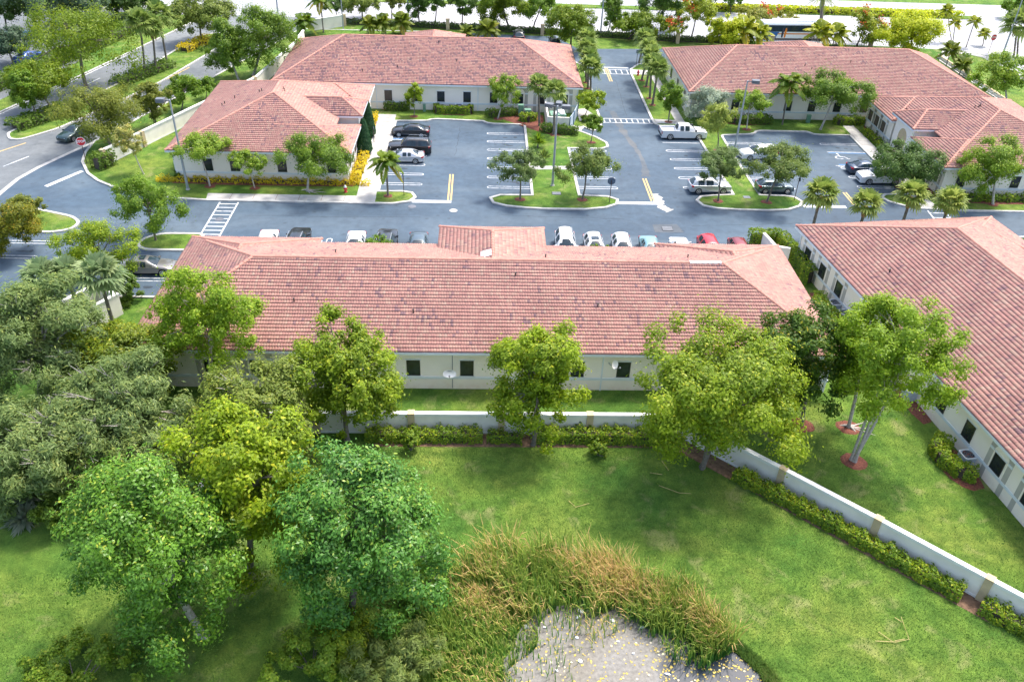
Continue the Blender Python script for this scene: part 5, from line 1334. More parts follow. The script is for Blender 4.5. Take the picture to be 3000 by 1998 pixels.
mu = N.new('ShaderNodeMath'); mu.operation = 'MULTIPLY'; L.new(gx.outputs[0], mu.inputs[0]); L.new(gy.outputs[0], mu.inputs[1])
ad = N.new('ShaderNodeMath'); ad.operation = 'MULTIPLY_ADD'; L.new(a.outputs['Fac'], ad.inputs[0]); ad.inputs[1].default_value = .9; L.new(mu.outputs[0], ad.inputs[2])
wet = ramp(N, [(.78, (0, 0, 0)), (1.02, (1, 1, 1))]); L.new(ad.outputs[0], wet.inputs['Fac'])
rc = ramp(N, [(.35, (.145, .132, .106)), (.65, (.168, .165, .158))]); L.new(c.outputs['Fac'], rc.inputs['Fac'])
rb = ramp(N, [(.3, (.55, .55, .53)), (.7, (1.35, 1.35, 1.35))]); L.new(b.outputs['Fac'], rb.inputs['Fac'])
scum = mixc(N, L, 1.0, rc.outputs['Color'], rb.outputs['Color'], 'MULTIPLY')
L.new(mixc(N, L, wet.outputs['Color'], scum, (.035, .045, .055)), p.inputs['Base Color'])
rr_ = ramp(N, [(0, (.55, .55, .55)), (1, (.06, .06, .06))]); L.new(wet.outputs['Color'], rr_.inputs['Fac']); L.new(rr_.outputs['Color'], p.inputs['Roughness'])
setting('pond', mb, m, 'shallow grey scummy pond at the bottom with a dark clear patch at its right', 'pond')
rng = np.random.default_rng(3)
def pond_in(q): return (q[:, 1] < 30.0 - .09 * (q[:, 0] - 6) ** 2 * .55) & (q[:, 0] > 1.6) & (q[:, 0] < 15)
q = np.stack([rng.uniform(1, 15, 2400), rng.uniform(23.5, 30.2, 2400)], 1); q = q[pond_in(q)]; q = q[rng.random(len(q)) < np.where((q[:, 0] > 9.5) & (q[:, 1] < 27.5), .95, .42)]
C = np.concatenate([q, np.full((len(q), 1), .022)], 1)
V, F, Tn = leaves(C, np.array([[0, 0, 1.0]]) + rng.normal(size=(len(q), 3)) * .12, rng.uniform(.06, .19, len(q)), .75, rng.random(len(q)), rng)
LEAF['litterleaf'] = leaf_mat('fallen_leaf', (.36, .30, .10), (.58, .42, .05), (.7, .66, .5), .1)
tag(link('floating_leaves', np_mesh('floating_leaves', V, F, LEAF['litterleaf'], Tn)), 'yellow and pale leaves scattered over the pond scum', 'leaves', kind='stuff')
lit = [(5.9, 29.74, .45, .3, 'biggest white piece of litter at the top of the pond'), (10.91, 29.65, .34, .34, 'pale square of litter among the reeds at the right'), (5.72, 29.35, .34, .14, 'white litter just below the biggest piece'), (2.75, 28.67, .32, .3, 'pale blue litter at the left edge of the pond'), (5.51, 28.0, .24, .16, 'small white square in the middle of the scum'), (9.17, 28.65, .3, .14, 'white bottle-like litter near the dark reeds'), (7.72, 27.74, .26, .09, 'thin white strip of litter on the scum'), (5.56, 26.56, .3, .24, 'white crumpled litter low in the pond'), (8.45, 27.0, .18, .12, 'little white fleck right of the middle'), (3.78, 28.66, .22, .1, 'short white strip near the left reeds'), (3.56, 29.74, .26, .16, 'white litter in front of the upper left reeds'), (7.6, 29.1, .26, .2, 'white litter below the bent orange reeds'), (10.07, 25.76, .36, .12, 'long white litter near the bottom edge'), (4.26, 26.0, .2, .14, 'small white litter at the bottom left of the pond')]
for i, (x, y, w, h, l) in enumerate(lit):
    rr = random.Random(i); mb = MB()
    k = 8; mb.lathe([(.3, 0), (.5, .12), (.42, .3), (.12, .36)], (0, 0, 0), 7)
    mb.v = [(a * w + rr.uniform(-.03, .03) * w, b * h + rr.uniform(-.05, .05) * h, c * .22 + .012) for a, b, c in mb.v]
    o = mb.build('litter', M['acgrey'] if 'blue' in l else M['white'], smooth=40, loc=(x, y, .0), rz=rr.uniform(-1, 1)); tag(o, l, 'litter', 'litter in the pond')
def sticks(pts, label):
    o = empty('dry_stalk', (pts[0][0][0], pts[0][0][1], 0)); tag(o, label, 'stalk', 'dry stalks on the lawn'); b = pts[0][0]
    mb = MB()
    for s in pts: mb.tube([(p[0] - b[0], p[1] - b[1], .08 + .03 * i) for i, p in enumerate(s)], [.017] * len(s), 5)
    mb.build('stem', M['straw'], o)
sticks([[(21.9, 27.7), (23.0, 27.6), (23.8, 27.75), (23.95, 29.2)], [(22.9, 27.6), (22.3, 28.25)], [(23.9, 28.9), (23.6, 29.2)], [(23.0, 27.7), (23.6, 27.8)]], 'forked dry stalk lying alone on the right lawn')
sticks([[(5.9, 38.2), (6.3, 37.6), (7.2, 37.9)]], 'bent dry stalk on the lawn above the reeds, left of centre')
sticks([[(12.0, 39.6), (13.2, 38.9), (14.0, 38.8)]], 'curved dry stalk on the lawn in the middle')
sticks([[(12.6, 42.0), (12.9, 41.0)], [(11.6, 40.8), (12.4, 40.6)]], 'pair of dry stalks on the lawn below the widest tree')

# ------------------------------------------------------------------ walls and fences
def wall_run(name, label, path, h, posts, seg_name='panel', z0=0.0, post_w=.45, th=.2):
    b = path[0]; t = empty(name, (b[0], b[1], 0)); tag(t, label, 'wall', 'perimeter walls')
    rel = [(p[0] - b[0], p[1] - b[1]) for p in path]
    mb = MB(); ribbon(mb, rel, th, z0 - .05, h - .16); mb.build('panel', M['gardenwall'], t)
    mb = MB(); ribbon(mb, rel, th + .14, h - .16, h); ribbon(mb, rel, th + .06, h - .26, h - .161); ribbon(mb, rel, th + .06, z0 - .04, z0 + .16); mb.build('coping', M['coping'], t)
    for x, y, a in posts:
        mb = MB(); d = Vector((math.cos(a), math.sin(a))); c = Vector((x - b[0], y - b[1]))
        mb.obox(c - d * post_w / 2, c + d * post_w / 2, th + .26, z0 - .05, h + .02)
        mb.obox(c - d * (post_w / 2 + .02), c + d * (post_w / 2 + .02), th + .30, h + .021, h + .055, 0)
        mb.build('pillar', [M['post'], M['coping']], t)
    return t
a2 = math.atan2(-10.2, 11.0)
wall_run('garden_wall', 'white garden wall with tan pillars behind the front lawn, bending down to the right', [(-16.3, 44.85), (14.1, 44.85), (19.96, 39.45), (24.57, 35.1), (29.22, 30.55), (36, 24)], 1.8,
         [(-11.2, 44.85, 0), (-4.62, 44.85, 0), (1.66, 44.85, 0), (7.85, 44.85, 0), (14.1, 44.85, -.35), (19.96, 39.45, a2), (24.57, 35.1, a2), (29.22, 30.55, a2)])
wall_run('garden_wall', 'white garden wall slanting down among the trees at the left', [(-16.45, 44.6), (-17.0, 38), (-17.4, 34)], 1.8, [(-16.5, 43.2, 1.5), (-17.0, 37.2, 1.5)])
a3 = math.atan2(27.2, 10.8)
wall_run('perimeter_wall', 'long perimeter wall between the left building and the street', [(-42.4, 90.0), (-37.5, 102), (-31.4, 117.3), (-29.3, 135), (-29.2, 142)], 1.95, [(-42.35, 90.1, a3), (-39.9, 95.8, a3), (-35, 108.2, a3), (-31.5, 117, a3)], z0=.08)
wall_run('perimeter_wall', 'short rear wall at the top left ending in a tan pillar', [(-29.2, 148.6), (-24.2, 152.6)], 1.95, [(-24.1, 152.7, .67)], z0=0)
def screen_wall(path, h, label, x=None):
    t = empty('short_wall', (path[0][0], path[0][1], 0)); tag(t, label, 'wall', 'short walls'); b = path[0]
    rel = [(p[0] - b[0], p[1] - b[1]) for p in path]
    mb = MB(); ribbon(mb, rel, .2, -.05, h); mb.build('panel', M['wall'], t); mb = MB(); ribbon(mb, rel, .3, h + .001, h + .1); mb.build('coping', M['wall'], t)
screen_wall([(27.9, 72.7), (28.3, 70.0), (29.6, 69.6)], 1.75, 'short cream wall beside the tall clipped hedge, behind the roof corner')
# picket fence at the rear
f = empty('picket_fence', (-24, 153, 0)); tag(f, 'low rear picket fence with tan pillars along the white highway', 'fence')
fp = [(-24, 153.0), (-5.9, 152.0), (2.5, 150.9), (20, 148.7), (33.7, 147.0), (46, 146.6), (68, 146.8)]
rel = [(p[0] + 24, p[1] - 153) for p in fp]
mb = MB(); ribbon(mb, rel, .05, 1.12, 1.18); ribbon(mb, rel, .05, .25, .31); mb.build('rail', M['pole'], f)
mb = MB()
for i in range(len(rel) - 1):
    a, b = Vector(rel[i]), Vector(rel[i + 1]); n = int((b - a).length / .3)
    for k in range(n): q = a.lerp(b, k / n); mb.box(q.x - .015, q.x + .015, q.y - .015, q.y + .015, .1, 1.3)
mb.build('picket', M['pole'], f)
for x, y in ((-14.2, 152.45), (-6.0, 152.0), (2.5, 150.9), (10.5, 149.9), (33.7, 147.0), (50, 146.65), (67.5, 146.8)):
    mb = MB().box(x + 24 - .3, x + 24 + .3, y - 153 - .3, y - 153 + .3, 0, 1.7).box(x + 24 - .36, x + 24 + .36, y - 153 - .36, y - 153 + .36, 1.701, 1.82); mb.build('pillar', M['post'], f)
sw = empty('low_wall', (77.4, 142, 0)); tag(sw, 'low kerb wall along the service road at the right', 'wall')
MB().obox((0, 0), (-.2, -32), .25, 0, .55).build('panel', M['gardenwall'], sw); MB().obox((0, 0), (-.2, -32), .33, .551, .62).build('coping', M['post'], sw)

# dumpster enclosures
t = empty('dumpster_enclosure', (8.6, 103.9, 0)); tag(t, 'white dumpster enclosure with blue-grey gates beside the cross street', 'enclosure', 'dumpster enclosures')
W = [(0, 0), (0.0, 7.0), (4.4, 7.0)]
mb = MB(); ribbon(mb, W, .2, .05, 1.9); ribbon(mb, [(0.1, 0), (2.7, -.15)], .2, .05, 1.897); mb.build('wall', M['gardenwall'], t)
for k, (p, q) in enumerate((((2.75, -.1), (3.45, 2.1)), ((3.5, 2.2), (4.35, 5.6)))):
    g_ = MB(); ribbon(g_, [p, q], .07, .15, 1.85); go = g_.build('gate', M['gate'], t)
    s = MB(); a, b = Vector(p), Vector(q); d = (b - a).normalized(); n_ = Vector((d.y, -d.x)) * .05
    for u in (.02, .98): c = a.lerp(b, u); s.obox(c - d * .09 + n_, c + d * .09 + n_, .09, .12, 1.95)
    s.build('gate_post', M['gatedark'], go)
t2 = empty('dumpster', (10.1, 107.2, 0), .1); tag(t2, 'pale dumpster heaped with white bags inside the middle enclosure', 'dumpster', 'dumpsters')
MB().prism([(-1, -.9), (1, -.9), (1, .9), (-1, .9)], .15, 1.25).build('bin', M['green'], t2)
mb = MB(); rr = random.Random(4)
for k in range(9): c = (rr.uniform(-.7, .7), rr.uniform(-.6, .6), 1.2); s = rr.uniform(.25, .4); mb.lathe([(s * .6, 0), (s, s * .4), (s * .75, s * .9), (s * .15, s * 1.1)], c, 8)
mb.build('bag', M['white'], t2, smooth=60)
t = empty('dumpster_enclosure', (-32.2, 61.0, 0), -.55); tag(t, 'cream dumpster enclosure half hidden by the left fan palms', 'enclosure', 'dumpster enclosures')
mb = MB(); ribbon(mb, [(0, -3.4), (0, 0), (2.7, 0), (2.7, -3.4)], .22, 0, 1.9); mb.build('wall', M['gardenwall'], t)
mb = MB(); ribbon(mb, [(0, -3.42), (0, 0), (2.7, 0), (2.7, -3.42)], .32, 1.901, 2.0); mb.build('coping', M['coping'], t)
for x0, x1 in ((.1, 1.32), (1.38, 2.6)): MB().box(x0, x1, -3.5, -3.44, .1, 1.8).build('gate', M['gate'], t)

# ------------------------------------------------------------------ cars
CARP = {M['headlight'].name: 0}
def paint(name, col, metal=.3, rough=.28):
    return plain(name, col, rough, .03, .6, metal=metal, coat=.6)
PAINT = {'white': paint('paint_white', (.60, .61, .62), 0), 'silver': paint('paint_silver', (.52, .54, .56), .5), 'grey': paint('paint_grey', (.30, .30, .29), .5), 'black': paint('paint_black', (.012, .013, .016), .1),
         'navy': paint('paint_navy', (.02, .045, .085), .3), 'slate': paint('paint_slate', (.10, .14, .16), .5), 'red': paint('paint_red', (.50, .02, .03), .2), 'maroon': paint('paint_maroon', (.22, .03, .035), .3), 'blue': paint('paint_blue', (.03, .09, .32), .3), 'teal': paint('paint_teal', (.22, .38, .40), .4), 'champagne': paint('paint_champagne', (.24, .23, .215), .6), 'darkgreen': paint('paint_dark_green', (.03, .06, .06), .3)}
SPEC = {
 # L, half width, belt stations (x, z_side, z_mid, w), cabin: base x front/rear, top x front/rear, belt z, roof z, wheel x, radius
 'sedan': (4.8, .91, [(2.40, .50, .55, .62), (2.33, .66, .70, .80), (2.05, .76, .82, .88), (1.55, .84, .91, .90), (.95, .90, .97, .91), (0, .92, .97, .91), (-1.3, .95, 1.0, .91), (-1.85, .97, 1.05, .90), (-2.22, .95, 1.02, .86), (-2.38, .80, .88, .80), (-2.40, .55, .55, .72)], (1.12, -1.95, .12, -1.02), .90, 1.45, (1.42, -1.40), .335),
 'suv': (4.7, .94, [(2.35, .60, .64, .70), (2.28, .82, .86, .84), (1.98, .93, .99, .90), (1.4, .99, 1.06, .93), (.95, 1.02, 1.09, .94), (0, 1.04, 1.08, .94), (-1.4, 1.06, 1.1, .94), (-2.15, 1.06, 1.1, .90), (-2.33, .98, 1.0, .86), (-2.35, .6, .6, .78)], (1.08, -2.28, .22, -1.72), 1.02, 1.70, (1.40, -1.42), .37),
 'bigsuv': (5.2, .99, [(2.60, .70, .74, .80), (2.52, .98, 1.02, .90), (2.1, 1.06, 1.12, .96), (1.4, 1.12, 1.16, .98), (1.0, 1.14, 1.18, .99), (0, 1.14, 1.16, .99), (-1.6, 1.15, 1.18, .99), (-2.4, 1.15, 1.18, .97), (-2.57, 1.1, 1.1, .94), (-2.60, .65, .65, .88)], (1.1, -2.54, .36, -2.2), 1.11, 1.86, (1.6, -1.55), .40),
 'hatch': (4.2, .89, [(2.10, .55, .6, .66), (2.02, .74, .79, .82), (1.7, .86, .93, .87), (1.1, .93, 1.0, .89), (.8, .95, 1.01, .89), (0, .96, 1.0, .89), (-1.2, .99, 1.02, .89), (-1.85, 1.0, 1.02, .86), (-2.06, .9, .92, .82), (-2.10, .55, .55, .74)], (1.02, -2.02, .1, -1.4), .95, 1.5, (1.28, -1.28), .325),
}
def arch(x, cx, r):
    d = abs(x - cx); return .27 + (math.sqrt(max(0, r * r - d * d)) + .02 if d < r else 0) * .98
def car_body(spec):
    Lc, W_, st, cab, belt, roof, wx, wr = SPEC[spec]
    xs = [s[0] for s in st]; X = sorted(set(xs + [c + d for c in wx for d in (-wr - .07, -wr * .85, -wr * .55, 0, wr * .55, wr * .85, wr + .07)]), reverse=True)
    X = [x for x in X if -Lc / 2 <= x <= Lc / 2]
    def at(x):
        for a, b in zip(st, st[1:]):
            if b[0] <= x <= a[0]:
                t = (a[0] - x) / (a[0] - b[0] + 1e-9); return [a[i] * (1 - t) + b[i] * t for i in (1, 2, 3)]
        return st[-1][1:]
    mb = MB(); vs = []; R = 9
    for x in X:
        zs, zm, w = at(x); zb = max(arch(x, wx[0], wr + .06), arch(x, wx[1], wr + .06)); zb = min(zb, zs - .12)
        e = .1 if abs(x) > Lc / 2 - .12 else 0
        zm1 = zb + (zs - zb) * .5
        half = [(w - .06, zb), (w + .005, min(zm1, zs - .1)), (w - .03, zs - .02), (w * .78, (zs + zm) / 2 + .025), (0, zm)]
        vs += [(x, -y, z) for y, z in half] + [(x, y, z) for y, z in half[-2::-1]]
    fs = []
    for i in range(len(X) - 1):
        for k in range(R - 1): a = i * R + k; fs.append((a, a + 1, a + R + 1, a + R))
        fs.append((i * R + R - 1, i * R, i * R + R, i * R + 2 * R - 1))
    fs.append(tuple(range(R - 1, -1, -1))); fs.append(tuple((len(X) - 1) * R + k for k in range(R)))
    mb.add(vs, fs)
    # cabin: a smooth shell lofted along the car; its glass is cut from the same sections
    bf, br, tf, tr = cab; wb = W_ - .035
    S = [bf, bf * .5 + tf * .5, tf, tf - .12, tf + (tr - tf) * .33, tf + (tr - tf) * .47, tf + (tr - tf) * .53, tf + (tr - tf) * .75, tr + .1, tr, tr * .55 + br * .45, br]
    Hh = [.0, .58, .93, .965, 1.0, 1.0, 1.0, .985, .95, .925, .55, .0]
    sec = []
    for x, h in zip(S, Hh):
        k = min(1, .75 + 1.2 * min(bf - x, x - br)) if 0 else 1 - .10 * (1 - min(1, min(bf - x, x - br) / .5))
        w0 = wb * k; hh = (roof - belt) * h
        we = w0 - .25 * h * (roof - belt) / .52
        z0 = belt - .03
        sec.append([(x, -w0, z0), (x, -(w0 * .45 + we * .55) - .02, z0 + hh * .5), (x, -we, z0 + hh * .87 + .0), (x, -we * .62, z0 + hh * .98), (x, 0, z0 + hh + .02 * h),
                    (x, we * .62, z0 + hh * .98), (x, we, z0 + hh * .87), (x, (w0 * .45 + we * .55) + .02, z0 + hh * .5), (x, w0, z0)])
    vs = [p for r_ in sec for p in r_]; fs = []
    for i in range(len(sec) - 1):
        for k in range(8): a_ = i * 9 + k; fs.append((a_ + 9, a_ + 10, a_ + 1, a_))
    mb.add(vs, [f[::-1] for f in fs])
    return mb, sec
def glass_strip(sec, i0, i1, k0, k1, inset=.93, out=.010):
    """window pane following the shell between sections i0..i1 and profile points k0..k1"""
    P = [[Vector(sec[i][k]) for k in range(k0, k1 + 1)] for i in range(i0, i1 + 1)]
    flat = [p for r_ in P for p in r_]; c = sum(flat, Vector()) / len(flat); core = Vector((c.x, 0, min(c.z, sec[4][0][2] + .1)))
    n = (P[-1][0] - P[0][0]).cross(P[0][-1] - P[0][0]).normalized()
    if n.dot(c - core) < 0: n = -n
    q = [c + (p - c) * inset + n * out for p in flat]; m_ = k1 - k0 + 1
    mb = MB(); f = []
    for i in range(i1 - i0):
        for k in range(m_ - 1): a_ = i * m_ + k; f.append((a_, a_ + 1, a_ + m_ + 1, a_ + m_))
    t0 = f[0]
    if (q[t0[1]] - q[t0[0]]).cross(q[t0[3]] - q[t0[0]]).dot(n) < 0: f = [g_[::-1] for g_ in f]
    return mb.add(q, f)
def glaze(t, sec, kind):
    glass_strip(sec, 0, 2, 2, 6, .90, .012).build('windshield', M['carglass'], t, smooth=60)
    if kind != 'pickup': glass_strip(sec, 9, 11, 2, 6, .84, .012).build('rear_window', M['carglass'], t, smooth=60)
    else: glass_strip(sec, 9, 11, 2, 6, .8, .012).build('rear_window', M['carglass'], t, smooth=60)
    for k0, k1 in ((0, 2), (6, 8)):
        glass_strip(sec, 2, 5, k0, k1, .86, .012).build('side_window', M['carglass'], t, smooth=60)
        glass_strip(sec, 6, 9 if kind == 'bigsuv' else 8, k0, k1, .86, .012).build('side_window', M['carglass'], t, smooth=60)
def wheels(t, wx, wy, r, pairs=None):
    for x in wx:
        for s in (-1, 1):
            tyre = MB(); n = 20; prof = [(r - .07, -.11), (r, -.08), (r, .08), (r - .07, .11)]
            vs = [(x + R_ * math.cos(2 * PI * k / n), s * (wy - .11) + d, r + R_ * math.sin(2 * PI * k / n)) for R_, d in prof for k in range(n)]
            fs = [(i * n + k, i * n + (k + 1) % n, (i + 1) * n + (k + 1) % n, (i + 1) * n + k) for i in range(3) for k in range(n)] + [tuple(range(n)), tuple(range(4 * n - 1, 3 * n - 1, -1))]
            tyre.add(vs, fs); w = tyre.build('wheel', M['rubber'], t, smooth=40)
            rim = MB(); y = s * (wy + .004)
            ro = r * .70
            rim.add([(x + R_ * math.cos(2 * PI * k / n), yy, r + R_ * math.sin(2 * PI * k / n)) for R_, yy in ((ro, y), (ro - .05, y)) for k in range(n)], [(k, (k + 1) % n, n + (k + 1) % n, n + k) for k in range(n)])
            for j in range(5):
                a = 2 * PI * j / 5; d = Vector((math.cos(a), 0, math.sin(a))); p = Vector((-math.sin(a), 0, math.cos(a))) * .035; c = Vector((x, y + s * .004, r))
                rim.add([c - p, c + p, c + d * (ro - .03) + p, c + d * (ro - .03) - p], [(0, 1, 2, 3)])
            rim.build('rim', M['alloy'], w)
def car(kind, x, y, rz, col, label, name='parked_car', sunroof=False, group='parked cars', rails=False, z=.006):
    t = empty(name, (x, y, z), rz); tag(t, label, {'sedan': 'car', 'hatch': 'car', 'suv': 'car', 'bigsuv': 'car'}[kind], group)
    mb, sec = car_body(kind); Lc, W_, st, cab, belt, roof, wx, wr = SPEC[kind]; zb = belt - .03
    body = mb.build('body', PAINT[col], t, smooth=50)
    bf, br, tf, tr = cab; b = [(bf, W_), (bf - .25, W_)]
    glaze(t, sec, kind)
    wheels(t, wx, W_, wr)
    fx, rx_ = st[0][0], st[-1][0]; hz = st[1][1] - .08
    for s in (-1, 1):
        MB().prism([(fx - .02, s * .42), (fx - .11, s * .76), (fx - .42, s * (W_ - .02)), (fx - .28, s * (W_ - .18))], hz - .06, hz + .1).build('headlight', M['headlight'], t)
        th = st[-3][1] - .12
        MB().prism([(rx_ + .02, s * .5), (rx_ + .06, s * (W_ - .1)), (rx_ + .32, s * (W_ + .002)), (rx_ + .2, s * (W_ - .2))], th - .1, th + .1).build('taillight', M['taillight'], t)
        MB().prism([(b[1][0] - .08, s * (W_ - .06)), (b[1][0] + .02, s * (W_ + .14)), (b[1][0] - .1, s * (W_ + .17)), (b[1][0] - .2, s * (W_ - .06))], zb + .02, zb + .17).build('mirror', PAINT[col], t)
    MB().box(fx - .02, fx + .012, -.5, .5, .42, .58).build('grille', M['plastic'], t)
    if sunroof: MB().box(tf - .75, tf - .2, -.36, .36, roof - .02, roof + .008).build('sunroof', M['carglass'], t)
    if rails:
        for s in (-1, 1): MB().tube([(tf - .2, s * (W_ - .36), roof - .02), (tf - .35, s * (W_ - .36), roof + .06), (tr + .35, s * (W_ - .36), roof + .06), (tr + .2, s * (W_ - .36), roof - .03)], .022, 6).build('roof_rail', M['steel'], t)
    return t
E_, N_, W_d, S_ = 0.0, PI / 2, PI, -PI / 2
car('sedan', -29.9, 66.7, .03, 'champagne', 'silver-beige sedan with an open sunroof at the left end of the front building', sunroof=True)
car('sedan', -8.8, 101.5, PI - .03, 'black', 'shiny black sedan nearest the rear wall in the left car park')
car('bigsuv', -8.5, 95.9, PI, 'black', 'black sport utility vehicle between the black and the silver sedan', rails=True)
car('sedan', -9.0, 93.2, PI, 'silver', 'silver sedan behind the yellowing feather palm')
car('suv', 25.7, 86.3, .05, 'silver', 'small silver crossover under the dark grey-green tree', rails=True)
car('suv', 34.0, 96.3, PI + .14, 'white', 'white crossover parked askew below the lamp post, its nose to the left')
car('hatch', 33.2, 86.6, .03, 'slate', 'dark blue-green hatchback under the leaning tree', rails=False)
car('sedan', 46.1, 92.5, .06, 'navy', 'dark navy coupe beside the white crossover at the right')
car('bigsuv', 46.5, 89.7, PI + .05, 'white', 'white crossover with dark wheels next to the navy coupe', rails=True)
row = [(-20.3, 'sedan', 'white', 'white car first from the left in the row along the front building', S_), (-17.4, 'bigsuv', 'black', 'black sport utility vehicle second from the left in the row', N_), (-11.9, 'sedan', 'white', 'white car left of the green bush in the row', S_), (-9.0, 'bigsuv', 'black', 'dark vehicle right behind the green bush in the row', N_),
       (-5.9, 'sedan', 'slate', 'grey-green car just left of the raised middle roof', S_), (8.3, 'bigsuv', 'white', 'tall white vehicle just right of the raised middle roof', S_), (11.1, 'suv', 'white', 'white car with a dark glass roof behind the low green bush', S_), (13.8, 'suv', 'white', 'white car right of the low green bush in the row', S_),
       (16.6, 'sedan', 'teal', 'pale silver-green car in the row between white cars', S_), (19.5, 'suv', 'white', 'white car rising over the right roof valley', N_), (22.4, 'suv', 'red', 'bright red car near the right end of the row', S_), (25.3, 'hatch', 'maroon', 'dark red car at the right end of the row, only its roof showing', S_)]
for i, (x, k, c, l, a) in enumerate(row):
    car(k, x, 71.1 if k != 'bigsuv' else 71.3, a + .02 * (-1) ** i, c, l, sunroof='glass roof' in l, rails=k == 'bigsuv')
car('suv', 6.3, 147.0, N_, 'black', 'black car parked nose to the rear fence, left of the bright dome tree')
car('suv', 12.2, 143.6, N_, 'black', 'black car half hidden by the bright dome tree at the rear')
car('sedan', -67.6, 128.6, 1.2, 'blue', 'blue car parked beyond the street at the upper left')
car('suv', -74.2, 139.5, 1.3, 'teal', 'pale car cut by the upper left edge')
car('sedan', -49.0, 98.7, -1.9, 'darkgreen', 'dark car driving on the street under the wide olive-green tree', name='moving_car', z=.02, group='cars on the street')
# pickup
t = empty('pickup_truck', (25.9, 102.6, .006), .02); tag(t, 'white crew-cab pickup with an open grey bed beside the cross street', 'pickup')
SPEC['pickup'] = (5.9, 1.0, [(2.95, .72, .76, .82), (2.86, 1.02, 1.06, .92), (2.4, 1.12, 1.18, .98), (1.7, 1.17, 1.22, 1.0), (1.2, 1.19, 1.22, 1.0), (0, 1.2, 1.2, 1.0), (-1.0, 1.2, 1.2, 1.0)], (1.55, -1.02, .62, -.75), 1.17, 1.93, (1.9, -1.8), .41)
st = SPEC['pickup'][2]; SPEC['pickup'][2].extend([(-1.02, 1.16, .78, 1.0), (-2.9, 1.16, .78, 1.0), (-2.94, .7, .7, .95)])
mb, sec = car_body('pickup'); mb.build('body', PAINT['white'], t, smooth=45)
bed = MB().box(-2.86, -1.06, -.82, .82, .80, .86); bed.build('bed', M['acgrey'], t)
rim = MB()
for s in (-1, 1): rim.box(-2.94, -1.0, s * .9 - .1, s * .9 + .1, .86, 1.24)
rim.box(-2.96, -2.84, -.8, .8, .7, 1.23); rim.build('bed_wall', PAINT['white'], t)
glaze(t, sec, 'pickup')
for s in (-1, 1):
    MB().box(2.62, 2.93, s * .8 - .12, s * .8 + .12, .82, 1.0).build('headlight', M['headlight'], t)
    MB().box(-2.97, -2.85, s * .93 - .07, s * .93 + .075, .8, 1.12).build('taillight', M['taillight'], t)
    MB().box(1.25, 1.45, s * 1.12 - .1, s * 1.12 + .1, 1.2, 1.42).build('mirror', M['plastic'], t)
MB().box(-3.04, -2.94, -.9, .9, .5, .66).build('bumper', M['plastic'], t)
wheels(t, (1.9, -1.8), 1.0, .41)
# bus
t = empty('city_bus', (55.3, 152.0, .012), .06); tag(t, 'city bus with a blue front, white sides and an orange stripe on the white highway', 'bus')
mb = MB(); Lb = 12.0; n = 12
prof = [(-1.27, .35), (-1.28, 1.4), (-1.26, 2.7), (-1.1, 2.95), (0, 3.02), (1.1, 2.95), (1.26, 2.7), (1.28, 1.4), (1.27, .35)]
mb.add([(x, y, z) for x in (-6, 6) for y, z in prof], [(i, i + 1, 10 + i, 9 + i) for i in range(8)] + [(8, 0, 9, 17), tuple(range(8, -1, -1)), tuple(range(9, 18))]); mb.f = [f[::-1] for f in mb.f]
body = mb.build('body', M['white'], t, smooth=40)
for s in (-1, 1):
    MB().box(-5.6, 5.3, s * 1.275 - .02, s * 1.275 + .02, 1.45, 2.55).build('side_window', M['carglass'], t)
    mb = MB(); mb.add([(-6.02, s * 1.295, .36), (-3.6, s * 1.295, .36), (-3.0, s * 1.295, 1.42), (-6.02, s * 1.295, 1.42)], [(0, 1, 2, 3) if s < 0 else (3, 2, 1, 0)]); mb.build('front_colour', M['busblue'], t)
    mb = MB(); mb.add([(-3.3, s * 1.298, 1.02), (5.6, s * 1.298, 1.02), (5.6, s * 1.298, 1.2), (-3.2, s * 1.298, 1.2)], [(0, 1, 2, 3) if s < 0 else (3, 2, 1, 0)]); mb.build('stripe', M['orange'], t)
    mb = MB()
    for dx, m_ in ((-2.4, 0), (-1.9, 1)):
        q = [(dx - .16, .45), (dx + .1, .45), (dx + .2, 1.1), (dx + .22, 1.75), (dx + .12, 2.1), (dx - .05, 2.1), (dx - .12, 1.75), (dx - .2, 1.2)]
        mb.add([(a, s * 1.302, z) for a, z in q], [tuple(range(8)) if s < 0 else tuple(range(7, -1, -1))], m_)
    mb.build('painted_figure', [M['navy'], M['orange']], t)
MB().box(-6.03, -5.99, -1.1, 1.1, 1.2, 2.7).build('windshield', M['carglass'], t)
MB().box(-4, 4.5, -.7, .7, 3.0, 3.25).build('roof_unit', M['white'], t)
wheels(t, (-3.9, 3.2), 1.28, .48)

# ------------------------------------------------------------------ street furniture
def lamp_post(x, y, h, heads, label, z0=.1, r=.11):
    t = empty('lamp_post', (x, y, 0)); tag(t, label, 'lamp post', 'lamp posts')
    MB().tube([(0, 0, z0 - .05), (0, 0, z0 + .5), (0, 0, h)], [r * 1.45, r * 1.3, r * .75], 10).build('pole', M['steel'], t, smooth=50)
    MB().lathe([(r * 2.1, 0), (r * 2.1, .06), (r * 1.5, .16)], (0, 0, z0), 12).build('base', M['concrete'], t)
    for a in heads:
        d = Vector((math.cos(a), math.sin(a))); mb = MB().obox(d * .05, d * .55, .09, h - .16, h - .06); arm = mb.build('arm', M['lamp'], t)
        MB().obox(d * .5, d * 1.35, .62, h - .26, h + .12).build('lamp_head', M['lamp'], arm); MB().obox(d * .56, d * 1.29, .5, h - .29, h - .262).build('lens', M['headlight'], arm)
lamp_post(-31.45, 84.05, 9.9, (PI,), 'tall grey lamp post with one head pointing left before the white corner wall')
lamp_post(8.1, 86.8, 9.2, (PI * .85, PI * .42, -.1), 'lamp post with several heads on the central island')
lamp_post(31.0, 96.4, 9.4, (-.15,), 'lamp post with one head pointing right beside the right car park')
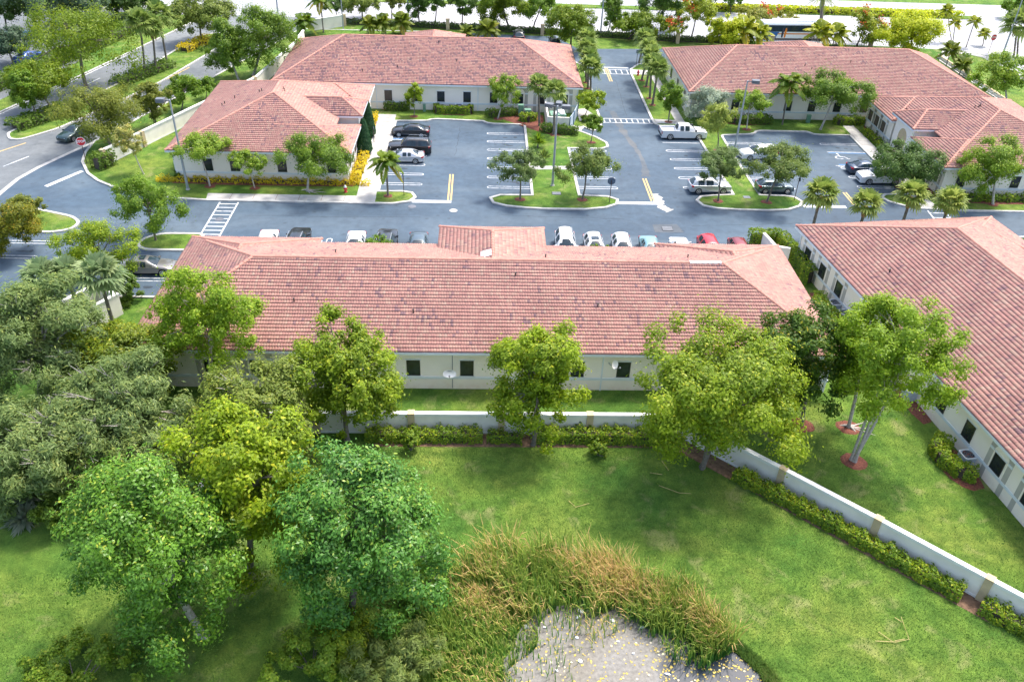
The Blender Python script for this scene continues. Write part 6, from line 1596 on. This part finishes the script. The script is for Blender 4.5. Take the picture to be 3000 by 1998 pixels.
lamp_post(20.7, 150.0, 10, (N_,), 'tall thin lamp post at the end of the cross street', 0)
lamp_post(-13.0, 153.6, 12, (N_,), 'pale lamp post cut by the top edge behind the golden palms', 0)
lamp_post(-24.0, 150.3, 9.5, (N_,), 'slim dark pole by the rear white wall', 0, .08)
lamp_post(-36.8, 158.5, 12, (N_,), 'pale blue pole at the top edge beside the street', 0)
lamp_post(66.5, 171.0, 11, (N_,), 'grey pole on the highway median near the thick date palm', .1)
lamp_post(88.2, 141.6, 11, (N_,), 'tall thin pole at the upper right corner of the white road', .1)
def sign(x, y, h, rz, label, face, z0=.1, text=None, size=.38, shape=8, bar=False):
    t = empty('road_sign', (x, y, 0), rz); tag(t, label, 'sign', 'road signs')
    MB().tube([(0, 0, z0 - .05), (0, 0, h + .1)], .04, 8).build('post', M['pole'], t)
    if face is None: return t
    n = shape; pts = [(size * math.cos(PI / n + 2 * PI * k / n), size * math.sin(PI / n + 2 * PI * k / n)) for k in range(n)]
    mb = MB(); mb.add([(a, -.05, h + b) for a, b in pts] + [(a, -.075, h + b) for a, b in pts], [tuple(range(n)), tuple(range(2 * n - 1, n - 1, -1))] + [(k, n + k, n + (k + 1) % n, (k + 1) % n) for k in range(n)])
    mb.f = [f[::-1] for f in mb.f]
    p = mb.build('plate', M['white'] if face == 'red' else M['signback'], t)
    mb = MB(); k_ = .92; mb.add([(a * k_, -.079, h + b * k_) for a, b in pts], [tuple(range(n))]); mb.build('face', M['red'] if face == 'red' else M['signback'], p)
    if text:
        cu = bpy.data.curves.new('lettering', 'FONT'); cu.body = text; cu.size = size * .74; cu.align_x = 'CENTER'; cu.align_y = 'CENTER'; cu.offset = .012
        o = bpy.data.objects.new('tmp_text', cu); COL.objects.link(o); dg = bpy.context.evaluated_depsgraph_get(); dg.update()
        me = bpy.data.meshes.new_from_object(o.evaluated_get(dg)); bpy.data.objects.remove(o)
        me.materials.clear(); me.materials.append(M['white']); me.transform(Matrix.Translation((0, -.083, h)) @ Matrix.Rotation(PI / 2, 4, 'X'))
        link('lettering', me, p)
    if bar: MB().box(-size * .7, size * .7, -.088, -.08, h - .07, h + .07).build('bar', M['white'], p)
sign(-44.57, 90.4, 2.75, .35, 'red stop sign facing the drive beside the perimeter wall', 'red', text='STOP', size=.52)
sign(88.3, 146.0, 2.6, .1, 'small red stop sign far away by the white road', 'red', z0=0, text='STOP', size=.55)
sign(14.0, 82.6, 2.6, PI, 'grey back of a sign on the right tip of the central island', 'back', size=.45, shape=8)
sign(-8.25, 83.6, 2.6, -1.57, 'thin brown sign post seen edge-on at the tip of the small grass corner', 'back', size=.3, shape=8)
sign(34.8, 84.1, 2.6, PI * .5, 'thin sign post beside the dark hatchback', 'back', size=.3)
sign(24.4, 132.6, 2.4, 0, 'small white sign at the far crosswalk under the palms', 'back', size=.34, shape=4)
sign(-13.1, 98.6, 1.9, 1.57, 'small blue accessible-parking sign before the cypresses', 'back', size=.22, shape=4)
sign(50.9, 97.6, 1.9, 1.57, 'small blue accessible-parking sign at the right rear wing', 'back', size=.22, shape=4)
def hydrant(x, y, label, cap):
    t = empty('fire_hydrant', (x, y, .1)); tag(t, label, 'hydrant', 'fire hydrants')
    MB().lathe([(.2, 0), (.2, .05), (.14, .07), (.13, .5), (.17, .52), (.17, .56)], n=14).build('barrel', M['hydrant'], t, smooth=40)
    MB().lathe([(.16, .56), (.15, .66), (.09, .76), (.04, .8), (.04, .85)], n=14).build('bonnet', cap, t, smooth=40)
    for s in (-1, 1): MB().tube([(s * .1, 0, .4), (s * .25, 0, .4)], .06, 10).build('outlet', M['hydrant'], t, smooth=40)
    MB().tube([(0, -.1, .36), (0, -.26, .36)], .075, 10).build('outlet', M['hydrant'], t, smooth=40)
hydrant(-14.6, 84.1, 'red fire hydrant with a white top on the lawn by the left walk', M['white'])
hydrant(24.0, 128.0, 'all-red fire hydrant beside the far crosswalk', M['hydrant'])
def ac(x, y, rz, label, s=.45, z0=0.0):
    t = empty('cooling_unit', (x, y, z0), rz); tag(t, label, 'air conditioner', 'cooling units')
    MB().prism(rnd([(-s, -s), (s, -s), (s, s), (-s, s)], .2), .05, .86).build('casing', M['acgrey'], t)
    mb = MB(); ribbon(mb, rnd([(-s, -s), (s, -s), (s, s), (-s, s)], .2), .07, .86, .93, True, off=.03); o = mb.build('top_rim', M['coping'], t)
    mb = MB().lathe([(s * .86, 0), (s * .86, .012)], (0, 0, .862), 20); mb.build('fan_well', M['plastic'], t)
    mb = MB()
    for k in range(4): a = k * PI / 2 + .4; d = Vector((math.cos(a), math.sin(a), 0)); p = Vector((-d.y, d.x, 0)); mb.add([d * .06 + Vector((0, 0, .885)), d * s * .8 + p * .1 + Vector((0, 0, .895)), d * s * .78 - p * .12 + Vector((0, 0, .882))], [(0, 1, 2)])
    mb.lathe([(.09, .02), (.07, .06)], (0, 0, .862), 10); mb.build('fan', M['mulch'] if 'single' in label else M['lamp'], t)
    mb = MB()
    for r_ in (.3, .55, .8): mb.tube([(s * r_ * math.cos(a), s * r_ * math.sin(a), .915) for a in np.linspace(0, 2 * PI, 17)], .008, 4)
    mb.build('grille', M['steel'], t)
ac(31.35, 61.5, .1, 'larger of the two cooling units behind the hedge by the right building', .5)
ac(31.55, 59.9, .1, 'smaller of the two cooling units behind the hedge by the right building', .42)
ac(33.75, 41.9, .12, 'single cooling unit inside the horseshoe hedge', .48)
ac(32.9, 49.2, .12, 'cooling unit half hidden by the lime-green trees', .48)
ac(-3.0, 110.2, 0, 'cooling unit inside the clipped hedge of the left rear wall', .5, .1)
ac(36.2, 109.2, 0, 'left cooling unit behind the dark hedge at the right rear wall', .55, .1)
ac(38.3, 109.2, 0, 'right cooling unit behind the dark hedge at the right rear wall', .55, .1)
ac(50.1, 109.3, 0, 'cooling unit at the corner of the right rear wing', .5, .1)
def box(x, y, w, d, h, label, mat='green', name='utility_box', z0=.1):
    t = empty(name, (x, y, z0)); tag(t, label, 'utility box', 'utility boxes')
    MB().box(-w / 2, w / 2, -d / 2, d / 2, 0, h).build('cabinet', M[mat], t); MB().box(-w / 2 - .03, w / 2 + .03, -d / 2 - .03, d / 2 + .03, h + .001, h + .05).build('lid', M[mat], t)
    MB().box(-w / 2 + .06, w / 2 - .06, -d / 2 - .02, -d / 2 - .001, .1, h - .08).build('door', M[mat], t)
box(5.3, 109.0, .7, .6, 1.5, 'taller green utility box beside the middle dumpster')
box(6.2, 108.4, .8, .7, 1.1, 'shorter green utility box beside the middle dumpster')
box(-7.6, 110.0, .35, .35, .9, 'small green box at the foot of the left rear wall')
box(44.3, 108.9, .5, .4, 1.0, 'pale green box behind the broad tree at the right rear wall')
box(1.75, 46.4, .28, .28, .95, 'small pale box behind the garden wall', 'acgrey', z0=0)
def dish(x, y, z, rx, rz_, tilt, az, label, mark=False):
    t = empty('satellite_dish', (x, y, z), az); tag(t, label, 'satellite dish', 'satellite dishes')
    n = 24; vs = []; fs = []
    for j, (k, dep) in enumerate(((1, 0), (.7, -.05), (.35, -.09), (.02, -.1))):
        for i in range(n): a = 2 * PI * i / n; vs.append(Vector((rx * k * math.cos(a), -dep - .38, rz_ * k * math.sin(a))))
    for j in range(3):
        for i in range(n): fs.append((j * n + i, j * n + (i + 1) % n, (j + 1) * n + (i + 1) % n, (j + 1) * n + i))
    fs.append(tuple(3 * n + i for i in range(n)))
    R_ = Matrix.Rotation(-tilt, 4, 'X'); vs = [R_ @ v for v in vs]
    mb = MB(); mb.add(vs, fs); mb.add([v + Vector((0, .02, 0)) for v in vs], [f[::-1] for f in fs]); mb.build('reflector', M['coping'], t, smooth=50)
    MB().tube([(0, .42, -.2), (0, .1, -.25), (0, -.15, -.05)], .035, 8).build('bracket', M['steel'], t)
    mb = MB(); mb.tube([R_ @ Vector((0, -.36, -rz_)), R_ @ Vector((0, -.95, -rz_ * .35))], .022, 6); mb.lathe([(.05, -.05), (.06, .05)], tuple(R_ @ Vector((0, -.97, -rz_ * .3))), 8); mb.build('feed_arm', M['lamp'], t)
    if mark:
        mb = MB(); q = [R_ @ Vector((a, -.335 , b)) for a, b in ((-.24, .16), (.24, .16), (.24, .23), (-.24, .23))]; mb.add(q, [(0, 1, 2, 3)]); mb.build('logo', M['lamp'], t)
dish(-2.1, 49.35, 1.85, .5, .3, .5, 0, 'wide white satellite dish low on the cream back wall', True)
dish(9.85, 49.4, 2.85, .27, .34, .3, .5, 'small round satellite dish high on the cream back wall')
mb = MB().tube([(-1.92, 49.82, 3.4), (-1.92, 49.82, .1)], .022, 6); o = mb.build('cable', M['lamp']); tag(o, 'thin grey cable running down the cream back wall beside the wide dish', 'cable')
mb = MB().box(4.55, 5.9, 48.9, 49.3, 0, .06); 
# ------------------------------------------------------------------ light, sky, camera
w = bpy.data.worlds.new('World'); scene.world = w; w.use_nodes = True
nt = w.node_tree; sky = nt.nodes.new('ShaderNodeTexSky'); sky.sky_type = 'NISHITA'; sky.sun_disc = False
EL = math.radians(65); AZ = math.radians(50)      # sun: azimuth measured clockwise from +Y
sky.sun_elevation = EL; sky.sun_rotation = AZ; sky.air_density = 1.0; sky.dust_density = 4.0; sky.ozone_density = 1.0
bg = nt.nodes['Background']; bg.inputs['Strength'].default_value = .15; nt.links.new(sky.outputs[0], bg.inputs[0])
sun = bpy.data.lights.new('sun', 'SUN'); sun.energy = 1.5; sun.angle = math.radians(10.0); sun.color = (1, .96, .89)
so = bpy.data.objects.new('sun', sun); COL.objects.link(so)
d = Vector((math.sin(AZ) * math.cos(EL), math.cos(AZ) * math.cos(EL), math.sin(EL)))
so.rotation_euler = d.to_track_quat('Z', 'Y').to_euler(); so.location = d * 150

cam = bpy.data.cameras.new('camera'); co = bpy.data.objects.new('camera', cam); COL.objects.link(co)
F_PX = 2446.0; cam.sensor_fit = 'HORIZONTAL'; cam.sensor_width = 36; cam.lens = 36 * F_PX / 3000
cam.clip_start = .5; cam.clip_end = 3000
yaw, pit, rol = math.radians(2.785), math.radians(34.7), math.radians(-2.208)
fwd = Vector((math.sin(yaw) * math.cos(pit), math.cos(yaw) * math.cos(pit), -math.sin(pit)))
right = Vector((math.cos(yaw), -math.sin(yaw), 0)); down = fwd.cross(right)
rr_v = right * math.cos(rol) + down * math.sin(rol); dd_v = -right * math.sin(rol) + down * math.cos(rol)
mw = Matrix((( rr_v.x, -dd_v.x, -fwd.x, 0), (rr_v.y, -dd_v.y, -fwd.y, 0), (rr_v.z, -dd_v.z, -fwd.z, CAM_H), (0, 0, 0, 1)))
co.matrix_world = mw
scene.camera = co
scene.view_settings.view_transform = 'Standard'; scene.view_settings.look = 'None'; scene.view_settings.exposure = 1.52; scene.view_settings.gamma = 1
scene.cycles.max_bounces = 8; scene.cycles.diffuse_bounces = 6; scene.cycles.transmission_bounces = 6; scene.cycles.glossy_bounces = 2
